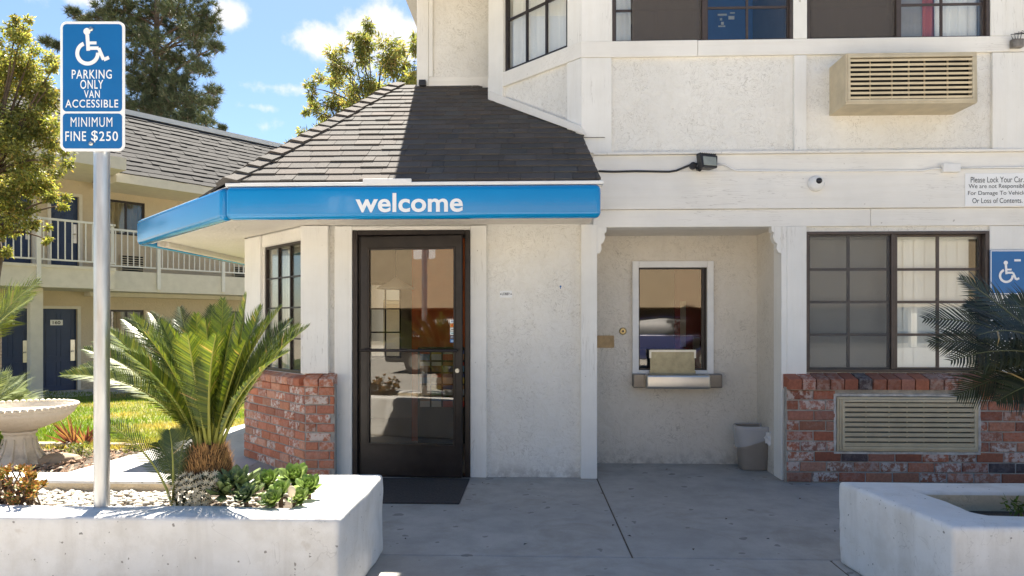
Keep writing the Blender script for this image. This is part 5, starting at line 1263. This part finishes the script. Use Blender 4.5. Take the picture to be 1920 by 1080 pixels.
def leaves(m, clumps, n, L, ratio, pal, droop=.2, shell=.55):
    tot = sum(c[1].x*c[1].y*c[1].z for c in clumps)
    for (c, r) in clumps:
        k = max(4, int(n*(r.x*r.y*r.z)/tot)); ct = random.uniform(.75, 1.25)
        for _ in range(k):
            d = Vector((random.gauss(0, 1), random.gauss(0, 1), random.gauss(0, 1))).normalized(); q = shell+(1-shell)*random.random() if random.random() < .75 else random.random()
            p = c+Vector((d.x*r.x*q, d.y*r.y*q, d.z*r.z*q))
            a = (d*.6+Vector((random.gauss(0, .6), random.gauss(0, .6), random.gauss(0, .6)-droop))).normalized(); s = a.cross(Vector((random.gauss(0, 1), random.gauss(0, 1), random.gauss(0, 1)))).normalized()
            l = L*random.uniform(.7, 1.3); w = s*l*ratio*.5; nn = a.cross(s)*l*.06; b = ct*random.uniform(.75, 1.25); cc = tuple(x*b for x in random.choice(pal))
            m.add([p, p+a*l*.5+w+nn, p+a*l, p+a*l*.5-w+nn], [(0, 1, 2), (0, 2, 3)], 0, cc)
garden()

def limb(m, a, b, r0, r1, sag=.0, n=6):
    pts = []
    for i in range(n+1):
        t = i/n; p = a.lerp(b, t); p.z += sag*math.sin(math.pi*t); p += Vector((random.gauss(0, 1), random.gauss(0, 1), 0))*r0*.35*math.sin(math.pi*t); pts.append(p)
    m.tube(pts, [r0+(r1-r0)*i/n for i in range(n+1)], 7)
def trees():
    # small leaved tree in front of the wing
    D = 12.0; base = atD(-10, 760, D); base.z = -.3
    t = thing('broadleaf_tree', 'yellow green small leaved tree at the left edge before the balcony', 'tree', base)
    spec = [(30, 60, 34), (60, 95, 30), (15, 120, 45), (55, 150, 40), (85, 190, 22), (25, 200, 50), (70, 225, 38), (30, 270, 48), (85, 270, 34), (15, 330, 48), (60, 330, 38), (100, 300, 20), (100, 372, 14), (115, 385, 9), (40, 385, 30), (20, 430, 26), (75, 425, 10), (90, 450, 6), (-60, 120, 80), (-60, 250, 90), (-50, 380, 70), (5, 465, 14), (75, 205, 25), (45, 45, 14), (100, 130, 8), (90, 165, 10)]
    m = MB(); k = MB(); T = atD(-15, 330, D); limb(k, base, T, .13, .09)
    for (u, v, r) in spec:
        c = atD(u, v, D+random.uniform(-.5, .5)); rr = r/FPX*D
        sub = [(c+Vector((random.gauss(0, rr*.6), random.gauss(0, rr*.6), random.gauss(0, rr*.55))), Vector((rr*.6, rr*.6, rr*.5))) for _ in range(max(3, int(r/5)))]
        leaves(m, sub, int(120+r*r*1.25), .066, .40, [(.31, .30, .075), (.25, .26, .065), (.20, .215, .06), (.40, .37, .12), (.40, .28, .09), (.15, .17, .05), (.27, .28, .10)], .3, .1)
        if u > -40: limb(k, T if v < 340 else base.lerp(T, .75), c, .035, .008, .1)
    build(m, 'crown', M['leaf'], t); build(k, 'trunk', M['bark'], t)
    # tree behind the canopy roof
    D = 15.0; base = atD(705, 600, D); base.z = -.3
    t = thing('eucalyptus_tree', 'airy yellow green tree rising behind the shingled canopy roof', 'tree', base)
    m = MB(); k = MB(); T = atD(705, 260, D); limb(k, base, T, .14, .08)
    spec = [(690, 70, 16), (660, 85, 18), (640, 100, 16), (720, 95, 22), (765, 100, 18), (680, 115, 28), (640, 130, 22), (745, 130, 30), (615, 150, 18), (660, 160, 30), (710, 160, 34), (590, 190, 16), (630, 195, 26), (680, 205, 36), (740, 180, 36), (605, 225, 20), (645, 240, 26), (585, 165, 8), (575, 205, 7), (578, 250, 12), (775, 150, 24), (775, 75, 10), (700, 250, 40), (560, 270, 7), (540, 275, 6), (800, 200, 40)]
    for (u, v, r) in spec:
        c = atD(u, v, D+random.uniform(-.6, .6)); rr = r/FPX*D
        sub = [(c+Vector((random.gauss(0, rr*.65), random.gauss(0, rr*.65), random.gauss(0, rr*.65))), Vector((rr*.6, rr*.6, rr*.62))) for _ in range(max(3, int(r/5)))]
        leaves(m, sub, int(70+r*r*1.1), .12, .22, [(.34, .35, .11), (.28, .30, .10), (.22, .24, .08), (.38, .32, .12), (.16, .18, .06), (.34, .23, .10)], .5, .1)
        limb(k, T.lerp(base, random.uniform(-.1, .2)), c, .03, .006, .15)
    build(m, 'crown', M['leaf'], t); build(k, 'trunk', M['bark'], t)
    # pines
    def pine(D, tu, base_v, top_v, spec, lb, den=1.0, tr=.16):
        base = atD(tu, base_v, D); base.z = -.5; t = thing('pine_tree', lb, 'tree', base); k = MB(); m = MB()
        top = atD(tu+6, top_v, D); limb(k, base, top, tr, tr*.55, 0, 10)
        for (u, v, r) in spec:
            c = atD(u, v, D+random.uniform(-1.2, 1.2)); rr = r/FPX*D
            at = base.lerp(top, min(1, max(.05, (c.z-.35*abs(c.x-base.x)-base.z)/(top.z-base.z)))); limb(k, at, c, .05, .015, .12)
            for _ in range(int((7+r*1.6)*den)):
                d = Vector((random.gauss(0, 1), random.gauss(0, 1), random.gauss(0, .8))); d = d.normalized()*random.random()**.6
                p = c+Vector((d.x*rr, d.y*rr, d.z*rr*.75)); ax = (d*.8+Vector((0, 0, .8))).normalized(); b0 = random.uniform(.7, 1.25)
                if random.random() < .3: k.tube([p-ax*.25, p], [.012, .006], 4)
                for _n in range(34):
                    nd = (ax*.7+Vector((random.gauss(0, .75), random.gauss(0, .75), random.gauss(0, .75)))).normalized(); L = random.uniform(.16, .30); s = nd.cross(Vector((random.gauss(0, 1), random.gauss(0, 1), .3))).normalized()*.011
                    b = b0*random.uniform(.7, 1.3); cc = random.choice([(.075, .10, .04), (.055, .08, .033), (.10, .12, .05), (.13, .125, .06)])
                    m.add([p-s, p+s, p+nd*L], [(0, 1, 2)], 0, tuple(x*b for x in cc))
        build(m, 'crown', M['needle'], t); build(k, 'trunk', M['bark'], t)
    pine(25, 288, 420, -40, [(290, 20, 30), (285, 80, 34), (315, 105, 36), (285, 200, 36), (300, 165, 30), (340, 155, 30), (365, 55, 30), (225, 60, 26), (310, 215, 34), (360, 205, 30), (260, 40, 28), (215, 20, 36), (190, 30, 26), (240, 5, 34), (160, 45, 20), (138, 25, 12), (320, 10, 30), (355, 30, 44), (385, 25, 28), (395, 55, 20), (330, 60, 34), (370, 85, 34), (405, 88, 13), (345, 115, 38), (375, 128, 24), (265, 70, 34), (250, 110, 30), (290, 135, 32), (320, 150, 30), (270, 170, 32), (250, 150, 30), (300, 195, 34), (340, 185, 36), (370, 190, 26), (400, 170, 14), (398, 192, 16), (350, 220, 30), (385, 225, 20), (270, 215, 34), (240, 200, 25), (88, 80, 9), (108, 88, 8), (200, 90, 30), (300, -30, 50), (220, -30, 40), (370, -20, 30), (320, 230, 30)],
         'tall dark pine with a bare trunk behind the motel wing roof')
    pine(34, 417, 420, 240, [(417, 240, 9), (412, 248, 6)], 'tiny pine top just above the wing roof ridge', 1.0, .06)
trees()

# ------------------------------------------------------------------ motel wing
def wing():
    A = atD(112, 733, 16.6)
    th = R(38); d = (math.sin(th), math.cos(th)); n = (math.cos(th), -math.sin(th)); W = Frame((A.x, A.y), d, n)
    gz = A.z
    t = thing('motel_wing', 'two storey tan motel wing with navy doors, balcony railings and shingled mansard', 'building', (A.x, A.y, gz))
    def R_(u0, v0, u1, v1, o=0): return rect(W, u0, v0, u1, v1, o)
    um = 112
    zz = lambda u, v, o: W.hit(u, v, o)[1]
    # openings on the wall plane: (u0,u1), z range
    zD0, zD1 = gz, zz(112, 579, 0)
    zU0 = zz(120, 503, 0); zU1 = zz(120, 366, 0)
    S = lambda u, o=0: W.hit(u, 500, o)[0]
    doors = [(S(80), S(145), zD0, zD1, '160'), (S(-12), S(56), zD0, zD1, '162'), (S(95), S(148), zU0, zU1, None), (S(-5), S(60), zU0, zU1, None)]
    wins = [(S(202), S(272), zU0+.95, zz(230, 376, 0)), (S(206), S(270), zD0+.8, zz(235, 581, 0)), (S(432), S(462), zD0+.8, zz(235, 581, 0))]
    s_l, s_r = S(-160), 16.0; ztop = zz(150, 318, 1.2)
    holes = [q[:4] for q in doors]+wins
    ztop = max(ztop, zU1+.3)
    m = MB(); wall_mb(m, W, s_l, s_r, gz-.2, ztop+.3, holes, -.3, 0); build(m, 'wall', M['wing'], t)
    for (a, b, c, e, num) in doors:
        m = MB(); m.fbox(W, a, b, c, e, -.14, -.09); dd = build(m, 'door', M['navy'], t)
        m = MB(); w = b-a; h = e-c
        for (x0, x1) in ((.12, .45), (.55, .88)):
            for (y0, y1) in ((.82, .95), (.42, .76), (.06, .36)): window_bars(m, W, (a+w*x0, a+w*x1, c+h*y0, c+h*y1), 1, 1, .01, -.0895, -.078, .022)
        build(m, 'panel_moulding', M['navy'], dd)
        m = MB(); m.fbox(W, b-w*.17, b-w*.03, c+h*.36, c+h*.62, -.0895, -.07); m.tube([W.pt(b-w*.1, c+h*.48, -.07), W.pt(b-w*.1, c+h*.48, -.03), W.pt(b-w*.2, c+h*.48, -.03)], .014, 8); build(m, 'handle', M['steel'], dd)
        if num:
            m = MB(); q = (a+w*.24, a+w*.60, c+h*.80, c+h*.865); m.fbox(W, *q, -.0775, -.068); pl = build(m, 'number_plate', M['white_paint'], dd)
            m = MB(); text_on(m, W, num, q[0]+.05, q[1]-.05, q[2]+.025, q[3]-.025, -.0665, 0, .02); build(m, 'number', simple('number_ink', (.03, .02, .015), .6), dd)
        m = MB(); f = .07; m.fbox(W, a-f, a, c, e+f, .001, .03); m.fbox(W, b, b+f, c, e+f, .001, .03); m.fbox(W, a, b, e, e+f, .001, .029); build(m, 'door_frame', M['wingtrim'], t)
    for (a, b, c, e) in wins:
        m = MB(); window_bars(m, W, (a, b, c, e), 2, 1, .05, -.1, -.04, .05); w = build(m, 'window', M['bronze'], t)
        m = MB(); m.fbox(W, a+.02, b-.02, c+.02, e-.02, -.075, -.07); build(m, 'pane', M['glass'], w)
        m = MB(); cloth(m, W, a, a+(b-a)*.5, c, e, -.2, .03, .14); build(m, 'curtain', simple('tan_curtain', (.42, .34, .22), .9), w)
        m = MB(); cloth(m, W, a+(b-a)*.5, b, c, e, -.24, .03, .14); build(m, 'curtain', simple('brown_curtain', (.16, .12, .09), .9), w)
    # wall air conditioners under the windows
    for (u0, u1, v0, v1) in ((226, 271, 478, 515), (438, 472, 500, 527)):
        r = R_(u0, v0, u1, v1, .05); m = MB(); m.fbox(W, *r, .001, .05); ac = build(m, 'grille', M['ac'], t); m = MB()
        for i in range(8): z = r[2]+(r[3]-r[2])*(i+.5)/8; m.fbox(W, r[0]+.04, r[1]-.04, z-.018, z+.018, .0505, .06)
        build(m, 'louver', M['ac_dark'], ac)
    # balconies
    oL, oR = 1.95, 1.35; sm = S(215, oL); smr = sm
    zt_L, zb_L = zz(140, 499, oL), zz(140, 540, oL); zt_R, zb_R = zz(260, 519, oR), zz(260, 547, oR)
    zt_R = zt_L-.01; zb_R = min(zb_R, zt_R-.25)
    m = MB(); m.fbox(W, s_l, sm, zb_L, zt_L, .002, oL); m.fbox(W, s_l, sm+.02, zt_L-.06, zt_L+.004, oL+.001, oL+.03); build(m, 'balcony', M['wingtrim'], t)
    m = MB(); m.fbox(W, sm+.001, s_r, zb_R, zt_R, .002, oR); m.fbox(W, sm+.001, s_r, zb_R-.10, zb_R-.001, .002, .4); build(m, 'balcony', M['wingtrim'], t)
    def rail(o, s0, s1, zt, post_us, ztop_r, side=None):
        m = MB(); m.fbox(W, s0, s1, ztop_r-.045, ztop_r, o-.05, o); m.fbox(W, s0, s1, zt+.10, zt+.135, o-.04, o-.01)
        rl = build(m, 'railing', M['rail'], t)
        k = 0; s = s0+.06
        proto = None; vis0, vis1 = S(-20, o), S(480, o)
        while s < s1:
            if vis0 < s < vis1:
                if proto is None:
                    mm = MB(); mm.fbox(W, s-.011, s+.011, zt+.136, ztop_r-.046, o-.036, o-.014); proto = build(mm, 'baluster', M['rail'], rl); ps = s
                else:
                    c = proto.copy(); c.location = proto.location+W.d*(s-ps); COL.objects.link(c); c.parent = rl
            s += .135
        for u in post_us:
            s = S(u, o); mm = MB(); mm.fbox(W, s-.04, s+.04, zt-.42, ztop_r-.001, o+.001, o+.045); build(mm, 'rail_post', M['rail'], rl)
        return rl
    ztr = zz(150, 414, oL)
    rl = rail(oL, s_l, sm, zt_L, (72,), ztr)
    m = MB(); m.fbox(W, sm-.03, sm+.02, ztr-.045, ztr, oR, oL); m.fbox(W, sm-.02, sm+.01, zt_L+.1, zt_L+.135, oR, oL)
    for i in range(5): o = oR+(oL-oR)*(i+.3)/5; m.fbox(W, sm-.011, sm+.011, zt_L+.136, ztr-.046, o, o+.022)
    build(m, 'side_rail', M['rail'], rl)
    rail(oR, sm+.05, s_r, zt_R, (297, 418), ztr-.02)
    # columns under the balcony
    m = MB(); a, b = S(57, 1.6), S(81, 1.6); m.fbox(W, a, b, gz-.1, zb_L-.001, 1.35, 1.6); build(m, 'column', M['wingtrim'], t, bevel=.01)
    m = MB(); a, b = S(57, 1.6), S(81, 1.6); m.fbox(W, a+.02, b-.02, zt_L+.001, ztop, 1.35, 1.58); 
    # mansard: right run, then the deeper left run
    def mans(s0, s1, o_e, ze, o_t, zt, nm):
        m = MB(); m.fbox(W, s0, s1, ze-.22, ze, .002, o_e); build(m, 'eave', M['wingtrim'], t)
        m = MB(); m.add([W.pt(s0, ze+.001, o_e), W.pt(s1, ze+.001, o_e), W.pt(s1, zt, o_t), W.pt(s0, zt, o_t), W.pt(s0, ze+.001, -6), W.pt(s1, ze+.001, -6), W.pt(s1, zt, -6), W.pt(s0, zt, -6)],
                        [(0, 1, 2, 3), (3, 2, 6, 7), (0, 3, 7, 4), (1, 5, 6, 2), (4, 5, 1, 0)], 0, (.05, .047, .045))
        rows = 15; up = (W.pt(0, zt, o_t)-W.pt(0, ze, o_e)); H = up.length; up.normalize(); nr = W.d.cross(up).normalized(); dt = H/rows
        P0 = W.pt(0, ze, o_e)
        for i in range(rows):
            s = s0-random.uniform(0, .3)
            while s < s1:
                w = random.choice((.16, .24, .3, .36)); a, b = max(s, s0), min(s+w, s1); s += w
                if b-a < .02: continue
                k = random.uniform(.75, 1.25); c = (.018*k, .017*k, .0165*k); hh = random.choice((.016, .024, .032)); t0 = i*dt+random.uniform(-.012, .012)
                q = [P0+W.d*a+up*t0+nr*hh, P0+W.d*b+up*t0+nr*hh, P0+W.d*b+up*(i*dt+dt*1.1)+nr*.003, P0+W.d*a+up*(i*dt+dt*1.1)+nr*.003, P0+W.d*a+up*t0, P0+W.d*b+up*t0]
                m.add(q, [(0, 1, 2, 3), (4, 5, 1, 0), (4, 0, 3), (1, 5, 2)], 0, c)
        rf = build(m, 'mansard_roof', M['shingle'], t)
        m = MB(); m.fbox(W, s0-.02, s1, zt+.001, zt+.14, -6, o_t+.05); build(m, 'coping', M['rail'], rf)
    zeR = zz(300, 336, 1.5); oT = -1.3; ztR = zz(380, 246, oT)
    mans(sm+.2, s_r, 1.5, zeR, oT, ztR, 'r')
    zeL = zz(200, 290, 2.2)
    m = MB(); m.fbox(W, s_l, S(237, 2.2), zeL-.28, zeL, .002, 2.2); build(m, 'eave', M['wingtrim'], t)
    mans(s_l, S(233, 2.1), 2.1, zeL+.003, -.9, ztR+.02, 'l')
    # walkway at its foot
    m = MB(); m.fbox(W, s_l, s_r, gz-.2, gz-.005, .001, 1.7); tag(build(m, 'walkway', M['walk']), kind='structure')
wing()

# ------------------------------------------------------------------ building across the lot (seen in the glass)
def across():
    Y0 = -25
    t = thing('carport_building', 'tan sided building over a dark carport mirrored in the service window', 'building', (0, Y0, 0))
    m = MB(); m.box(-26, 26, Y0-8, Y0, 2.15, 6.4); build(m, 'wall', M['siding'], t)
    m = MB(); m.box(-26, 26, Y0-8, Y0-7.8, 0, 2.15); build(m, 'carport_wall', M['dark'], t)
    for x in (-20, -10, 0, 10, 20): m = MB(); m.box(x-.15, x+.15, Y0-.5, Y0-.2, 0, 2.149); build(m, 'post', M['wingtrim'], t)
    m = MB(); m.box(-27, 27, Y0-8.3, Y0+.5, 6.4, 6.6); build(m, 'roof', M['wingtrim'], t)
across()
def parked_car(name, x, y, rz, paint, lab, old=None):
    t = thing(name, lab, 'car', (x, y, -.012), 'cars parked across the lot')
    ca, sa = math.cos(rz), math.sin(rz)
    T = lambda p: (x+p[0]*ca-p[1]*sa, y+p[0]*sa+p[1]*ca, p[2]-.012)
    side = [(-2.2, .30), (-2.25, .55), (-2.2, .80), (-1.95, .90), (-1.1, .98), (-.5, 1.0), (1.5, 1.0), (1.95, .95), (2.2, .88), (2.25, .6), (2.2, .30)]
    cab = [(-1.15, .97), (-.45, 1.40), (.2, 1.47), (.95, 1.42), (1.65, 1.0)]
    def ext(pts, w0, w1, zc):
        m = MB(); n = len(pts); vs = []
        for sg in (-1, 1):
            for (px_, z) in pts:
                w = w0+(w1-w0)*max(0, (z-zc[0])/(zc[1]-zc[0])); vs.append(T((px_, sg*w, z)))
        m.add(vs, [tuple(range(n))[::-1] if True else (), tuple(range(n, 2*n))]+[(i, (i+1) % n, n+(i+1) % n, n+i) for i in range(n)]); return m
    o = build(ext(side, .90, .80, (.6, 1.0)), 'body', paint, t, bevel=.05, seg=3); smooth_by_angle(o, 40)
    o = build(ext(cab, .78, .60, (.97, 1.45)), 'cabin', M['car_glass'], t, bevel=.04, seg=2); smooth_by_angle(o, 40)
    rf = [(-.42, 1.425), (.2, 1.49), (.95, 1.44), (.95, 1.46), (.2, 1.51), (-.42, 1.445)]
    build(ext(rf, .60, .60, (0, 2)), 'roof', paint, t)
    for px_ in (-1.4, 1.38):
        for sg in (-1, 1):
            m = MB(); m.tube([T((px_, sg*.72, .32)), T((px_, sg*.92, .32))], .32, 24); w = build(m, 'wheel', M['mat'], t)
            m = MB(); m.tube([T((px_, sg*.921, .32)), T((px_, sg*.935, .32))], .20, 16); build(m, 'rim', M['steel'], w)
    for sg in (-1, 1):
        m = MB(); m.tube([T((-2.2, sg*.62, .70)), T((-2.262, sg*.62, .70))], .09, 12); build(m, 'headlight', M['lampglass'], t)
M['car_glass'] = simple('car_glass', (.02, .025, .03), .4, 0, .05)
def car_paint(n, c):
    t = NT(n); t.color(c); t.rough(.3); t.b.inputs['Coat Weight'].default_value = 1; return t.m
parked_car('parked_car', 3.4, -7.0, R(8), car_paint('blue_paint', (.03, .04, .12)), 'dark blue car mirrored low in the service window')
parked_car('parked_car', -4.6, -6.2, R(170), car_paint('dark_paint', (.025, .025, .028)), 'black car mirrored in the glass of the lobby door')
def debris():
    m = MB()
    for (u, v) in ((1362, 973), (1566, 996), (1440, 1010), (1180, 1005), (905, 905), (1250, 880), (760, 1010), (1545, 900), (1500, 935), (1128, 925), (1150, 985), (985, 1020), (735, 950), (1300, 1030)):
        p = atZ(u, v, .004); a = random.uniform(0, 6.28); l = random.uniform(.008, .018); w = l*.45
        b = random.uniform(.6, 1.2); c = random.choice([(.10, .06, .04), (.05, .04, .035), (.22, .10, .05)])
        d = Vector((math.cos(a), math.sin(a), 0)); e = Vector((-d.y, d.x, 0))
        m.add([p-d*l, p+e*w+Vector((0, 0, .006)), p+d*l, p-e*w+Vector((0, 0, .003))], [(0, 1, 2), (0, 2, 3)], 0, tuple(q*b for q in c))
    tag(build(m, 'fallen_leaves', M['chip']), 'few dry leaf scraps scattered on the grey pavement', 'leaves', kind='stuff')
debris()
def small_bits():
    c = FR.hit(1907, 76, .05); t = thing('wall_bracket', 'small weathered metal bracket on the band at the upper right edge', 'bracket', FR.pt(c[0], c[1]-.06, .0))
    m = MB(); m.fbox(FR, c[0]-.03, c[0]+.06, c[1]-.05, c[1]+.02, .002, .05); build(m, 'housing', simple('weathered_metal', (.22, .20, .18), .7, .4, .4, 20), t, bevel=.008)
    m = MB()
    for k in range(4):
        m.tube([FR.pt(c[0]-.02+k*.02, c[1]+.02, .03), FR.pt(c[0]-.05+k*.03, c[1]+.05+.01*k, .05), FR.pt(c[0]+.03+k*.02, c[1]+.045, .07)], .0035, 5)
    build(m, 'wire', M['black'], t)
    p = atD(1910, 948, 3.3); t = thing('weed', 'tuft of small green weeds in the right planter', 'weed', (p.x, p.y, HP-.1)); m = MB()
    leaves(m, [(p, Vector((.07, .05, .04)))], 70, .035, .4, [(.10, .15, .03), (.13, .18, .04)]); build(m, 'foliage', M['leaf'], t)
    m = MB(); m.tube([(p.x, p.y, HP-.12), p], .003, 5); build(m, 'stem', M['bark'], t)
small_bits()
